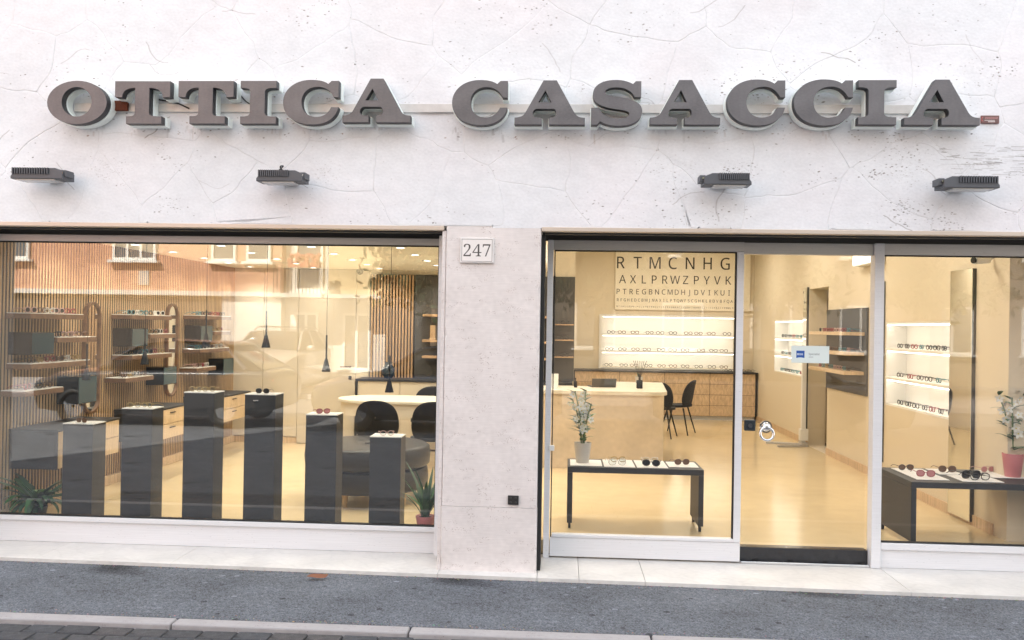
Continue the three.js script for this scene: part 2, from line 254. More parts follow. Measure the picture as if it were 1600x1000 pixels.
{
  // masonry: core behind the cladding, piers and the upper storeys that keep the front in the shade
  mesh('wall_core', merge([bx(-5, 4.2, 2.392, 4.8, -0.09, -0.003), bx(-5, 4.2, 2.75, 4.8, -0.5, -0.0905), bx(-5, -4.5, 2.392, 2.75, -0.5, -0.0905), bx(-0.85, -0.16, 2.392, 2.75, -0.5, -0.0905), bx(4.05, 4.2, 2.392, 2.75, -0.5, -0.0905)]), mat.mortar, shop);
  mesh('upper_wall', bx(-9, 8, 4.8, 11.5, -10.8, 0), mat.plaster, shop);
  mesh('side_pier', bx(-9, -5, -0.1, 4.8, -0.5, 0), mat.plaster, shop);
  mesh('side_pier', bx(4.2, 8, -0.1, 4.8, -0.5, 0), mat.plaster, shop);
  mesh('side_pier', bx(-5, -4.5, -0.1, 2.392, -0.5, 0), mat.travertine, shop);
  mesh('side_pier', bx(4.05, 4.2, -0.1, 2.392, -0.5, 0), mat.travertine, shop);
  // irregular painted stones of the cladding, one mesh each
  const q = rng(12), seeds = [];
  for (const [y, step, jy, off] of [[2.5, 0.62, 0.07, 0], [2.80, 0.66, 0.035, 0.3], [3.12, 0.7, 0.035, 0.1], [3.50, 0.74, 0.1, 0.4], [3.92, 0.8, 0.12, 0.05], [4.4, 0.8, 0.1, 0.4]])
    for (let x = -5.2 + off; x < 4.6; x += step) seeds.push([x + (q() - 0.5) * step * 0.75, y + (q() - 0.5) * 2 * jy]);
  const warp = (x, y) => [x + N(x * 2.2, y * 2.2, 4) * 0.11 + N(x * 8, y * 8, 14) * 0.022, y + N(x * 2.2, y * 2.2, 40) * 0.09 + N(x * 8, y * 8, 24) * 0.022];
  const X0 = -5, X1 = 4.2, Y0 = 2.394, Y1 = 4.8;
  for (const s of seeds) {
    let p = [[-6, 2], [5.4, 2], [5.4, 5.4], [-6, 5.4]];
    for (const o of seeds) {
      if (o === s) continue;
      const nx = o[0] - s[0], ny = o[1] - s[1]; if (nx * nx + ny * ny > 6) continue;
      const d = (o[0] * o[0] + o[1] * o[1] - s[0] * s[0] - s[1] * s[1]) / 2, out = [];
      for (let i = 0; i < p.length; i++) { const a = p[i], b = p[(i + 1) % p.length], fa = a[0] * nx + a[1] * ny - d, fb = b[0] * nx + b[1] * ny - d; if (fa <= 0) out.push(a); if (fa * fb < 0) { const t = fa / (fa - fb); out.push([a[0] + (b[0] - a[0]) * t, a[1] + (b[1] - a[1]) * t]); } }
      p = out; if (p.length < 3) break;
    }
    if (p.length < 3) continue;
    let ring = [];
    for (let i = 0; i < p.length; i++) { const a = p[i], b = p[(i + 1) % p.length], n = Math.max(1, Math.round(Math.hypot(b[0] - a[0], b[1] - a[1]) / 0.06)); for (let k = 0; k < n; k++) ring.push([a[0] + (b[0] - a[0]) * k / n, a[1] + (b[1] - a[1]) * k / n]); }
    ring = ring.map(([x, y]) => { const w = warp(x, y); return [Math.min(X1, Math.max(X0, w[0])), Math.min(Y1, Math.max(Y0, w[1]))]; }).filter((v, i, a) => { const u = a[(i + 1) % a.length]; return Math.hypot(u[0] - v[0], u[1] - v[1]) > 0.004; });
    if (ring.length < 4) continue;
    let area = 0; for (let i = 0; i < ring.length; i++) { const a = ring[i], b = ring[(i + 1) % ring.length]; area += a[0] * b[1] - a[1] * b[0]; }
    if (Math.abs(area) < 0.01) continue;
    const inset = (k) => ring.map((v, i) => { const a = ring[(i + ring.length - 1) % ring.length], b = ring[(i + 1) % ring.length]; let tx = b[0] - a[0], ty = b[1] - a[1]; const l = Math.hypot(tx, ty) || 1; const f = k > 0.002 ? 1 : 0.12 + 1.5 * Math.max(0, N(v[0] * 2.6, v[1] * 2.6, 71) + 0.25); return [v[0] - ty / l * k * f, v[1] + tx / l * k * f]; });
    const lift = (q() - 0.5) * 0.0018, rings = [[inset(0.0006), -0.0045], [inset(0.0008), -0.0016 + lift], [inset(0.0035), lift - 0.0002], [inset(0.012), lift]], pos = [], uv = [], nrm = [], idx = [];
    const tri = THREE.ShapeUtils.triangulateShape(rings[3][0].map((v) => new THREE.Vector2(...v)), []);
    for (const [rg, z] of rings) for (const [x, y] of rg) { pos.push(x, y, z); uv.push((x - WX0) / WW, (y - WY0) / WH); }
    const n = ring.length; for (let r = 0; r < 3; r++) for (let i = 0; i < n; i++) { const j = (i + 1) % n, a = r * n + i, b = r * n + j, c2 = (r + 1) * n + i, d2 = (r + 1) * n + j; idx.push(a, b, d2, a, d2, c2); }
    for (const t of tri) idx.push(...t.map((k) => 3 * n + k));
    const g = new THREE.BufferGeometry(); g.setAttribute('position', new THREE.Float32BufferAttribute(pos, 3)); g.setAttribute('uv', new THREE.Float32BufferAttribute(uv, 2)); g.setIndex(idx); g.computeVertexNormals();
    mesh('stone', g, mat.wall, shop);
  }
  mesh('lintel_trim', bx(-4.5, -0.838, 2.362, 2.3915, -0.06, 0.006, 0.004), mat.trim, shop);
  mesh('lintel_trim', bx(-0.158, 4.05, 2.362, 2.3915, -0.06, 0.006, 0.004), mat.trim, shop);
  // worn arrises: the front corners are nicked and wander a little
  const worn = (x0, x1, y0, y1, z0, z1, sd) => { const rows = 110, pts = [], q = rng(sd), idx = [], g = new THREE.BufferGeometry(); for (let r = 0; r <= rows; r++) { const y = y0 + (y1 - y0) * r / rows, nick = (k) => 0.005 + Math.max(0, N(y * 9, k, sd) - 0.22) * 0.035 + Math.max(0, N(y * 34, k, sd + 3) - 0.3) * 0.02 + q() * 0.0012, a = nick(1.3), b = nick(7.7); for (const [x, z] of [[x0, z0], [x0, z1 - a], [x0 + a, z1], [x1 - b, z1], [x1, z1 - b], [x1, z0]]) pts.push(x, y, z); } for (let r = 0; r < rows; r++) for (let i = 0; i < 5; i++) { const a = r * 6 + i, b = a + 1, c = a + 6, d = b + 6; idx.push(a, b, d, a, d, c); } for (const [o, f] of [[0, 1], [rows * 6, 0]]) for (let i = 1; i < 5; i++) f ? idx.push(o, o + i + 1, o + i) : idx.push(o, o + i, o + i + 1); g.setAttribute('position', new THREE.Float32BufferAttribute(pts, 3)); g.setIndex(idx); const n = g.toNonIndexed(); n.computeVertexNormals(); return metreUV(n); };
  const pil = mesh('pilaster', worn(-0.822, -0.161, 0.447, 2.391, -0.5, -0.001, 3), mat.travertine, shop);
  mesh('plinth', worn(-0.824, -0.159, -0.1, 0.444, -0.5, 0.004, 8), mat.travertine, pil);
  mesh('corner_strip', bx(-0.852, -0.825, -0.1, 2.36, -0.32, -0.012, 0.003), mat.travertine, pil);
  for (const [a, b] of [[-4.5, -0.85], [-0.16, 4.05]]) {        // a hollow shutter box behind the lintel with the curtain rolled up in it
    mesh('shutter_box', bx(a, b, 2.3445, 2.75, -0.5, -0.46), mat.shutter, shop);
    const roll = mesh('rolled_shutter', new THREE.CylinderGeometry(0.13, 0.13, b - a - 0.04, 24).rotateZ(Math.PI / 2).translate((a + b) / 2, 2.58, -0.27), mat.shutter, shop);
    mesh('bottom_bar', bx(a + 0.02, b - 0.02, 2.358, 2.45, -0.2, -0.16, 0.004), mat.shutter, roll);
  }
  mesh('shutter_guide', bx(-0.9, -0.856, 0.045, 2.345, -0.33, -0.2, 0.003), mat.alu, shop);
  mesh('shutter_guide', bx(-0.157, -0.133, 0.002, 2.345, -0.3, -0.06), mat.gasket, shop);
}
{
  const w = thing('display_window', 'wide display window left of the stone pilaster, slatted wall behind its glass', 'window');
  mesh('base_panel', bx(-4.5, -0.858, 0.001, 0.163, -0.5, -0.43, 0.003), mat.alu, w);
  mesh('sill', bx(-4.5, -0.858, 0.1645, 0.199, -0.5, -0.41, 0.004), mat.alu, w);
  mesh('header', bx(-4.5, -0.858, 2.292, 2.344, -0.5, -0.412, 0.003), mat.aluDark, w);
  mesh('jamb', bx(-0.928, -0.858, 0.2, 2.291, -0.5, -0.415, 0.003), mat.alu, w);
  mesh('jamb', bx(-4.5, -4.46, 0.2, 2.291, -0.5, -0.415, 0.003), mat.alu, w);
  mesh('gasket', merge([bx(-4.46, -0.93, 0.2, 0.208, -0.47, -0.43), bx(-4.46, -0.93, 2.284, 2.2915, -0.47, -0.43), bx(-0.936, -0.929, 0.208, 2.284, -0.47, -0.43)]), mat.gasket, w);
  mesh('pane', bx(-4.46, -0.936, 0.208, 2.284, -0.456, -0.45), mat.glass, w);
}
{
  const d = thing('sliding_window', 'framed sliding glass leaf between the stone pilaster and the entrance door', 'window');
  mesh('jamb', bx(-0.122, -0.079, 0.001, 2.344, -0.5, -0.41, 0.003), mat.alu, d);
  mesh('bottom_rail', bx(-0.074, 1.312, 0.012, 0.152, -0.49, -0.425, 0.004), mat.alu, d);
  mesh('glazing_bead', bx(-0.06, 1.262, 0.154, 0.176, -0.48, -0.418, 0.003), mat.alu, d);
  mesh('stile', bx(1.262, 1.312, 0.154, 2.27, -0.49, -0.42, 0.003), mat.alu, d);
  mesh('header', bx(-0.078, 1.312, 2.272, 2.344, -0.5, -0.414, 0.003), mat.aluDark, d);
  mesh('gasket', merge([bx(-0.072, -0.064, 0.15, 2.27, -0.47, -0.43), bx(1.254, 1.261, 0.176, 2.27, -0.47, -0.43), bx(-0.064, 1.254, 2.264, 2.271, -0.47, -0.43)]), mat.gasket, d);
  mesh('pane', bx(-0.064, 1.254, 0.176, 2.264, -0.456, -0.45), mat.doorGlass, d);
  mesh('latch', bx(-0.09, -0.05, 0.79, 0.83, -0.42, -0.4, 0.004), mat.white, d);
  const e = thing('glass_door', 'frameless glass entrance door with a chrome ring pull', 'door');
  mesh('pane', bx(1.318, 2.236, 0.118, 2.255, -0.482, -0.474), mat.doorGlass, e);
  mesh('top_rail', bx(1.314, 2.238, 2.258, 2.342, -0.5, -0.43, 0.003), mat.aluDark, e);
  const lock = mesh('lock', bx(1.335, 1.415, 0.965, 1.045, -0.47, -0.44, 0.006), M({ color: C(0.05, 0.06, 0.07), metalness: 0.6, roughness: 0.3 }), e);
  mesh('keyhole', cyl(0.017, 0.017, 0.012, 0, 0, 0, 16).rotateX(Math.PI / 2).translate(1.375, 1.005, -0.44), mat.chrome, lock);
  const pull = mesh('ring_pull', new THREE.TorusGeometry(0.047, 0.0105, 12, 36).rotateX(-0.18).translate(1.495, 0.948, -0.43), mat.chrome, e);
  mesh('boss', merge([cyl(0.046, 0.044, 0.014, 0, 0, 0, 24).rotateX(Math.PI / 2).translate(1.495, 0.995, -0.473), new THREE.SphereGeometry(0.034, 20, 14).scale(1, 1, 0.8).translate(1.495, 0.995, -0.455)]), mat.chrome, pull);
  const st = thing('entrance_step', 'polished black granite step under the glass door', 'step');
  mesh('riser', bx(1.316, 2.236, 0.002, 0.112, -0.556, -0.468, 0.003), mat.granite, st);
  mesh('track', bx(1.32, 2.236, 0.002, 0.018, -0.467, -0.42, 0.003), mat.chrome, st);
  const f = thing('corner_window', 'fixed display window right of the entrance door, low dark bench behind', 'window');
  mesh('post', bx(2.24, 2.308, 0.001, 2.344, -0.5, -0.4, 0.004), mat.alu, f);
  mesh('base_panel', bx(2.311, 4.05, 0.001, 0.132, -0.5, -0.428, 0.003), mat.alu, f);
  mesh('sill', bx(2.311, 4.05, 0.134, 0.182, -0.5, -0.41, 0.004), mat.alu, f);
  mesh('header', bx(2.311, 4.05, 2.262, 2.344, -0.5, -0.414, 0.003), mat.aluDark, f);
  mesh('gasket', merge([bx(2.309, 2.316, 0.183, 2.26, -0.47, -0.43), bx(2.316, 4.05, 0.183, 0.19, -0.47, -0.43), bx(2.316, 4.05, 2.254, 2.261, -0.47, -0.43)]), mat.gasket, f);
  mesh('pane', bx(2.316, 4.04, 0.19, 2.254, -0.456, -0.45), mat.doorGlass, f);
}
{ // the house number, the bell plate, the sign maker's tag, the sticker on the door
  const text = (w, h, bg, draw) => canvasTex(w, h, (c) => { c.fillStyle = bg; c.fillRect(0, 0, w, h); draw(c); });
  const face = (x0, x1, y0, y1, z, tex, rough = 0.5) => { const g = new THREE.PlaneGeometry(x1 - x0, y1 - y0); g.translate((x0 + x1) / 2, (y0 + y1) / 2, z); return [g, M({ map: tex, roughness: rough })]; };
  const p = thing('house_number_plaque', 'white marble house number plaque reading 247 on the pilaster', 'plaque');
  mesh('plate', bx(-0.722, -0.487, 2.135, 2.312, 0.001, 0.017, 0.006), M({ color: C(0.72, 0.7, 0.68), roughness: 0.45 }), p);
  mesh('number', ...face(-0.717, -0.492, 2.14, 2.307, 0.0185, text(512, 380, '#e6e1de', (c) => { c.strokeStyle = '#6b6664'; c.lineWidth = 7; c.strokeRect(16, 16, 480, 348); c.fillStyle = '#4a4644'; c.font = '270px serif'; c.textAlign = 'center'; c.fillText('247', 256, 285); })), p);
  const b = thing('wall_plate', 'small dark square metal plate low on the pilaster', 'plate');
  mesh('plate', bx(-0.362, -0.287, 0.468, 0.532, 0.001, 0.014, 0.004), M({ color: C(0.05, 0.05, 0.05), metalness: 0.5, roughness: 0.4 }), b);
  for (const [x, y] of [[-0.342, 0.515], [-0.307, 0.515], [-0.342, 0.485], [-0.307, 0.485]]) mesh('stud', cyl(0.008, 0.007, 0.006, 0, 0, 0, 10).rotateX(Math.PI / 2).translate(x, y, 0.014), mat.shutter, b);
  const t = thing('maker_tag', 'small red and grey enamel tag right of the last sign letter', 'tag');
  mesh('plate', bx(2.785, 2.905, 3.118, 3.172, 0.003, 0.012, 0.003), M({ color: C(0.25, 0.08, 0.07), roughness: 0.4 }), t);
  mesh('print', ...face(2.788, 2.902, 3.121, 3.169, 0.0135, text(256, 110, '#6f5350', (c) => { c.fillStyle = '#b4605a'; c.beginPath(); c.arc(26, 52, 34, 0, 7); c.fill(); c.fillStyle = '#6f5350'; c.beginPath(); c.arc(40, 52, 32, 0, 7); c.fill(); c.fillStyle = '#d89a94'; for (let k = 0; k < 7; k++) { c.beginPath(); c.ellipse(64 + k * 27, 34, 9, 14 - (k % 3) * 2, 0.3, 0, 7); c.lineWidth = 4; c.strokeStyle = '#d89a94'; c.stroke(); } c.fillStyle = '#e8e0dc'; c.fillRect(44, 66, 150, 7); for (let k = 0; k < 7; k++) c.fillRect(96 + k * 15, 84, 11, 14); })), t);
  const s = thing('door_sticker', 'white and blue specialist sticker on the glass door', 'sticker');
  mesh('film', bx(1.672, 1.945, 1.468, 1.594, -0.4738, -0.4722), M({ color: C(0.7, 0.78, 0.76), roughness: 0.4 }), s);
  mesh('print', ...face(1.674, 1.943, 1.47, 1.592, -0.4715, text(512, 232, '#dde8e6', (c) => { c.fillStyle = '#2b5aa8'; c.fillRect(66, 66, 112, 104); c.fillStyle = '#ffffff'; c.font = 'bold 34px sans-serif'; c.fillText('ZEISS', 72, 128); c.fillStyle = '#dde8e6'; c.beginPath(); c.ellipse(122, 176, 62, 16, 0, 0, 7); c.fill(); c.fillStyle = '#50565c'; c.font = '36px sans-serif'; c.fillText('Specialist', 234, 124); c.fillStyle = '#8a9096'; c.font = '28px sans-serif'; c.fillText('2024', 236, 162); }), 0.35), s);
}
// ---------------------------------------------------------------- the sign
{
  const H = 68, arc = (s, pts) => { for (const p of pts) s.bezierCurveTo(...p); };
  const sh = {};
  { const s = new THREE.Shape(); s.absellipse(46.5, 34, 46.5, 35, 0, Math.PI * 2); const h = new THREE.Path(); h.absellipse(46, 35, 23.5, 24, 0, Math.PI * 2, true); s.holes.push(h); sh.O = s; }
  { const s = new THREE.Shape(); s.moveTo(0, 68); s.lineTo(0, 43); s.lineTo(11, 42); s.bezierCurveTo(11.5, 53, 19, 57.5, 31.5, 57.5); s.lineTo(31.5, 17); s.bezierCurveTo(31, 12, 27, 11.5, 18, 11.5); s.lineTo(18, 0); s.lineTo(73, 0); s.lineTo(73, 11.5); s.bezierCurveTo(60, 11.5, 54, 12, 53.5, 17); s.lineTo(53.5, 57.5); s.bezierCurveTo(66, 57.5, 74, 53, 75, 42); s.lineTo(86, 43); s.lineTo(86, 68); sh.T = s; }
  { const s = new THREE.Shape(); s.moveTo(0, 68); s.lineTo(0, 57); s.bezierCurveTo(10, 57, 15, 56, 15, 50); s.lineTo(15, 18); s.bezierCurveTo(15, 12, 10, 11, 0, 11); s.lineTo(0, 0); s.lineTo(56, 0); s.lineTo(56, 11); s.bezierCurveTo(44, 11, 38, 12, 38, 18); s.lineTo(38, 50); s.bezierCurveTo(38, 56, 44, 57, 56, 57); s.lineTo(56, 68); sh.I = s; }
  { const s = new THREE.Shape(); s.moveTo(86, 68); s.lineTo(86, 42); s.lineTo(79, 42); s.bezierCurveTo(74, 53, 64, 59, 53, 58.5); s.bezierCurveTo(38, 58, 29, 49, 28.5, 35); s.bezierCurveTo(28.5, 20, 38, 11, 51, 10.5); s.bezierCurveTo(62, 10.5, 70, 15, 75, 26); s.lineTo(86, 26); s.bezierCurveTo(83, 10, 69, -1.5, 46, -1.5); s.bezierCurveTo(18, -1.5, 0, 13, 0, 34); s.bezierCurveTo(0, 55, 19, 69.5, 43, 69.5); s.bezierCurveTo(56, 69.5, 64, 67.5, 70, 63); s.lineTo(75, 68); sh.C = s; }
  { const s = new THREE.Shape(); s.moveTo(44, 69); s.lineTo(64, 69); s.lineTo(92, 18); s.bezierCurveTo(96, 12, 100, 11, 108, 10.5); s.lineTo(108, 0); s.lineTo(53.5, 0); s.lineTo(53.5, 10.5); s.bezierCurveTo(60, 10.5, 63, 12, 64, 16); s.bezierCurveTo(64.4, 20, 63, 24, 60, 24.5); s.lineTo(34, 24.5); s.bezierCurveTo(29, 24, 26.5, 18, 28, 14); s.bezierCurveTo(29, 11.5, 33, 10.5, 41.5, 10.5); s.lineTo(41.5, 0); s.lineTo(0, 0); s.lineTo(0, 10.5); s.bezierCurveTo(9, 11, 14, 13, 17, 19); s.lineTo(44, 69); const h = new THREE.Path([[47, 53.5], [36, 34.5], [56.5, 34.5]].map((v) => new THREE.Vector2(...v))); s.holes.push(h); sh.A = s; }
  { const s = new THREE.Shape(); s.moveTo(79, 68); s.lineTo(79, 43.5); s.lineTo(69, 43.5); s.bezierCurveTo(64, 53, 54, 58.5, 40, 58.5); s.bezierCurveTo(29, 58.5, 22, 56, 21.5, 51.5); s.bezierCurveTo(21, 47, 28, 45.5, 42, 43.5); s.bezierCurveTo(64, 40.5, 81, 36, 81, 21); s.bezierCurveTo(81, 6, 65, -1.5, 44, -1.5); s.bezierCurveTo(31, -1.5, 21, 1, 14, 5.5); s.lineTo(9, 0); s.lineTo(0, 0); s.lineTo(0, 26.5); s.lineTo(11, 26.5); s.bezierCurveTo(16, 16, 27, 10, 43, 10); s.bezierCurveTo(54, 10, 61, 12.5, 61, 17); s.bezierCurveTo(61, 21.5, 53, 23, 40, 24.5); s.bezierCurveTo(17, 27.5, 2, 33, 2, 47); s.bezierCurveTo(2, 62, 17, 70, 38, 70); s.bezierCurveTo(49, 70, 58, 68, 66, 63.5); s.lineTo(70.5, 68); sh.S = s; }
  // letter, its left edge and width on the front plane in metres
  const K = 6.045 / 1400, sign = thing('shop_sign', 'raised grey slab serif letters of the two-word shop name above the openings', 'sign');
  const row = [['O', -3.619, 0.427, 3.063], ['T', -3.133, 0.391, 3.064], ['T', -2.682, 0.388, 3.066], ['I', -2.244, 0.250, 3.067], ['C', -1.945, 0.384, 3.068], ['A', -1.530, 0.468, 3.079], ['C', -0.777, 0.375, 3.068], ['A', -0.350, 0.473, 3.068], ['S', 0.168, 0.338, 3.067], ['A', 0.562, 0.463, 3.071], ['C', 1.071, 0.379, 3.073], ['C', 1.509, 0.384, 3.074], ['I', 1.930, 0.245, 3.076], ['A', 2.228, 0.485, 3.075]];
  for (const [ch, x, w, y] of row) {
    const b = sh[ch].getPoints(12), xs = b.map((p) => p.x), w0 = Math.max(...xs), k = w / w0;
    const make = (z0, d, bev) => { const g = new THREE.ExtrudeGeometry(sh[ch], { depth: d, bevelEnabled: true, bevelSize: bev, bevelThickness: 0.0025, bevelSegments: 2, curveSegments: 20 }); g.scale(k, K, 1); g.translate(x, y, z0); return metreUV(g); };
    const l = mesh('letter', make(0.099, 0.054, 0.3), [mat.letter, mat.letterSide], sign); l.userData.label = 'grey letter ' + ch;
    mesh('acrylic_back', make(0.024, 0.068, 1.5), mat.acrylic, l);
    const pin = []; for (const fx of [0.25]) pin.push(cyl(0.006, 0.006, 0.03, 0, 0, 0, 8).rotateX(Math.PI / 2).translate(x + w * (ch === 'C' ? 0.16 : fx === 0.25 && ch === 'A' ? 0.3 : ch === 'T' || ch === 'I' ? 0.45 : ch === 'O' ? (fx === 0.25 ? 0.12 : 0.88) : fx), y + 0.15, 0.008));
    mesh('mounting_pin', merge(pin), mat.chrome, l);
  }
  mesh('mounting_rail', bx(-3.5, -1.2, 3.178, 3.238, 0.001, 0.02, 0.003), mat.rail, sign);
  mesh('mounting_rail', bx(-1.195, 2.6, 3.18, 3.24, 0.001, 0.02, 0.003), mat.rail, sign);
  mesh('cable', tube([V(-2.98, 3.3, 0.01), V(-2.9, 3.27, 0.014), V(-2.75, 3.24, 0.018), V(-2.66, 3.2, 0.03)], 0.006, 12), mat.black, sign);
  mesh('cable', tube([V(-2.3, 3.3, 0.01), V(-2.25, 3.25, 0.016), V(-2.15, 3.2, 0.022)], 0.005, 12), mat.black, sign);
  mesh('rusty_junction_box', bx(-3.2, -3.1, 3.18, 3.25, 0.021, 0.05, 0.004), M({ map: rep(woodBrown, 9, 9), color: C(0.45, 0.2, 0.15), roughness: 0.9 }), sign);
}
// ---------------------------------------------------------------- floodlights on arms above the openings
{
  function flood(x0, x1, y, side, label) {                            // side: -1 bracket left, 1 bracket right
    const o = thing('floodlight', label, 'floodlight', 'floodlights over the shop openings', [(x0 + x1) / 2, y, 0]), w = (x1 - x0) / 2 - 0.01, wb = w - 0.045;
    const cx = -side * 0.03;
    const s = poly([[-wb - 0.012, -0.03], [-wb - 0.012, -0.018], [-wb, 0], [wb - 0.05, 0], [wb - 0.05, 0.037], [wb - 0.01, 0.037], [wb + 0.04, 0.016], [wb + 0.04, -0.03]].map(([a, b]) => [a * side, b]));
    mesh('housing', extr(s, 0.15, 0.004).translate(cx, 0, 0.07), mat.flood, o);
    const fins = []; for (let k = 0; k < 15; k++) { const fx = -wb + 0.004 + k * (2 * wb - 0.062) / 14; fins.push(bx(fx * side - 0.0038, fx * side + 0.0038, -0.002, 0.041, 0.075, 0.236)); }
    mesh('heat_sink', merge(fins).translate(cx, 0, 0), mat.flood, o);
    mesh('core', bx(-wb + 0.004, wb - 0.05, -0.003, 0.032, 0.08, 0.205).scale(side, 1, 1).translate(cx, 0, 0), mat.black, o);
    mesh('lamp_glass', bx(-wb + 0.02, wb - 0.02, -0.042, -0.0345, 0.08, 0.21).translate(cx, 0, 0), mat.floodGlass, o);
    const bxm = side * (w - 0.03);
    const br = mesh('bracket', bx(bxm - 0.026, bxm + 0.014, -0.016, 0.03, 0.1, 0.205, 0.004), mat.flood, o);
    mesh('wall_arm', merge([bx(-0.05, 0.05, -0.03, 0.03, 0.003, 0.014, 0.002), rod(V(0, 0, 0.012), V(0, 0, 0.1), 0.014)]), mat.flood, o);
    mesh('bolt', cyl(0.007, 0.007, 0.012, 0, 0, 0, 6).rotateX(Math.PI / 2).translate(bxm - 0.006, 0.008, 0.209).rotateY(0), mat.chrome, br);
    const lx = -side * wb * 0.1;
    if (label.includes('looped')) mesh('cable', tube([V(lx + cx, 0.045, 0.16), V(lx + cx + 0.02, 0.085, 0.12), V(lx + cx - 0.02, 0.09, 0.06), V(lx + cx, 0.05, 0.006)], 0.005, 16), mat.black, o);
  }
  flood(-3.84, -3.42, 2.70, 1, 'leftmost dark finned floodlight, below the letter O');
  flood(-2.11, -1.74, 2.695, 1, 'dark finned floodlight with looped cable below the first letter C');
  flood(0.875, 1.235, 2.695, -1, 'dark finned floodlight nearly above the glass door');
  flood(2.42, 2.825, 2.685, -1, 'rightmost dark finned floodlight, below the last letter A');
}
{ // grit gathered along the threshold and the kerb
  const grain = new THREE.IcosahedronGeometry(1, 0), grit = new THREE.InstancedMesh(grain, M({ color: C(0.3, 0.26, 0.22), roughness: 1 }), 1500), q = rng(44), m4 = new THREE.Matrix4();
  for (let k = 0; k < 1500; k++) { const x = -4.4 + q() * 7.9, edge = k % 3 ? 0.032 + (x + 4) * 0.0224 + q() * q() * 0.06 : 1.1 - q() * q() * 0.08, s = 0.0012 + q() * q() * 0.0045; m4.makeScale(s * (0.8 + q()), s * 0.7, s).setPosition(x, -0.0235, edge); grit.setMatrixAt(k, m4); grit.setColorAt(k, C(0.5 + q() * 0.9, 0.5 + q() * 0.8, 0.5 + q() * 0.7)); }
  grit.name = 'grit'; grit.userData = { kind: 'stuff', label: 'fine grit gathered along threshold and kerb', category: 'grit' }; scene.add(grit);
}
solo('dry_leaf', (() => { const s = new THREE.Shape(); s.moveTo(-0.07, 0); s.bezierCurveTo(-0.04, 0.05, 0.02, 0.04, 0.075, 0.01); s.bezierCurveTo(0.03, -0.015, -0.03, -0.045, -0.07, 0); const g = new THREE.ShapeGeometry(s, 8); const p = g.attributes.position; g.rotateX(-Math.PI / 2); for (let i = 0; i < p.count; i++) p.setY(i, Math.abs(p.getZ(i)) * 0.9 + 4.5 * p.getX(i) ** 2 + 0.003); g.computeVertexNormals(); g.rotateY(0.15); return g.translate(-1.62, -0.024, 0.26); })(), M({ color: C(0.22, 0.09, 0.05), roughness: 0.9, side: THREE.DoubleSide }), 'curled brown dry leaf lying on the asphalt pavement', 'leaf');
// ================================================================ inside the shop
const FL = 0.1, NICHE_I = 3.2;
struct('floor', bx(-4.4, 4.1, 0, FL, -10.35, -0.557), mat.floor);
struct('ceiling', bx(-4.6, -0.2, 2.42, 2.62, -5.8, -0.5), mat.ceiling);
struct('ceiling', bx(-0.2, 4.3, 3.2, 3.4, -10.6, -0.5), mat.ceiling);
struct('bulkhead', bx(-0.3, -0.2, 2.62, 3.4, -5.8, -0.5), mat.cream);
struct('wall_left', bx(-4.6, -4.4, 0, 2.42, -5.75, -0.5), mat.cream);
struct('wall_back_left', bx(-4.4, 0.15, FL, 3.2, -5.75, -5.55), mat.cream);
struct('partition', bx(-0.05, 0.15, FL, 3.2, -10.3, -5.75), mat.cream);
struct('wall_front_inside', bx(-0.8, -0.2, FL, 2.42, -0.7, -0.51), mat.cream);
struct('wall_front_above', bx(-0.2, 4.1, 2.36, 3.2, -0.7, -0.51), mat.cream);
struct('wall_return', bx(3.45, 4.3, FL, 3.2, -1.15, -0.95), mat.cream);
struct('wall_corner', bx(4.1, 4.3, FL, 3.2, -0.95, -0.51), mat.cream);
const hole = (a, b, c, d) => new THREE.Path([[a, c], [b, c], [b, d], [a, d]].map((v) => new THREE.Vector2(...v)));
{ // right wall, cut for two lit niches and a doorway; shape x is -z
  const s = poly([[1.15, FL], [10.3, FL], [10.3, 3.2], [1.15, 3.2]]);
  s.holes.push(hole(1.93, 3.6, 0.93, 1.81), hole(5.7, 6.6, FL + 0.001, 2.29), hole(6.85, 8.65, 1.04, 1.87));
  struct('wall_right', metreUV(extr(s, 0.24).rotateY(Math.PI / 2).translate(3.45, 0, 0)), mat.cream);
  struct('doorway_room', merge([bx(3.692, 4.6, FL, 2.6, -5.5, -5.3), bx(3.692, 4.6, FL, 2.6, -7.1, -6.9), bx(4.6, 4.7, FL, 2.6, -7.1, -5.3), bx(3.692, 4.7, 2.6, 2.7, -7.1, -5.3)]), mat.cream);
  struct('doorway_floor', bx(3.692, 4.7, 0, FL, -7.1, -5.3), mat.floor);
  struct('skirting', merge([bx(3.435, 3.449, FL, FL + 0.09, -5.69, -1.16), bx(3.435, 3.449, FL, FL + 0.09, -10.28, -6.61)]), mat.skirting);
  // back wall cut for its niche
  const b = poly([[0.15, FL], [3.9, FL], [3.9, 3.2], [0.15, 3.2]]); b.holes.push(hole(0.7, 3.13, 0.99, 1.92));
  struct('wall_back', metreUV(extr(b, 0.24).translate(0, 0, -10.54)), mat.cream);
  struct('skirting', bx(-4.37, -3.52, FL, FL + 0.08, -5.55, -5.535), mat.skirting);
}
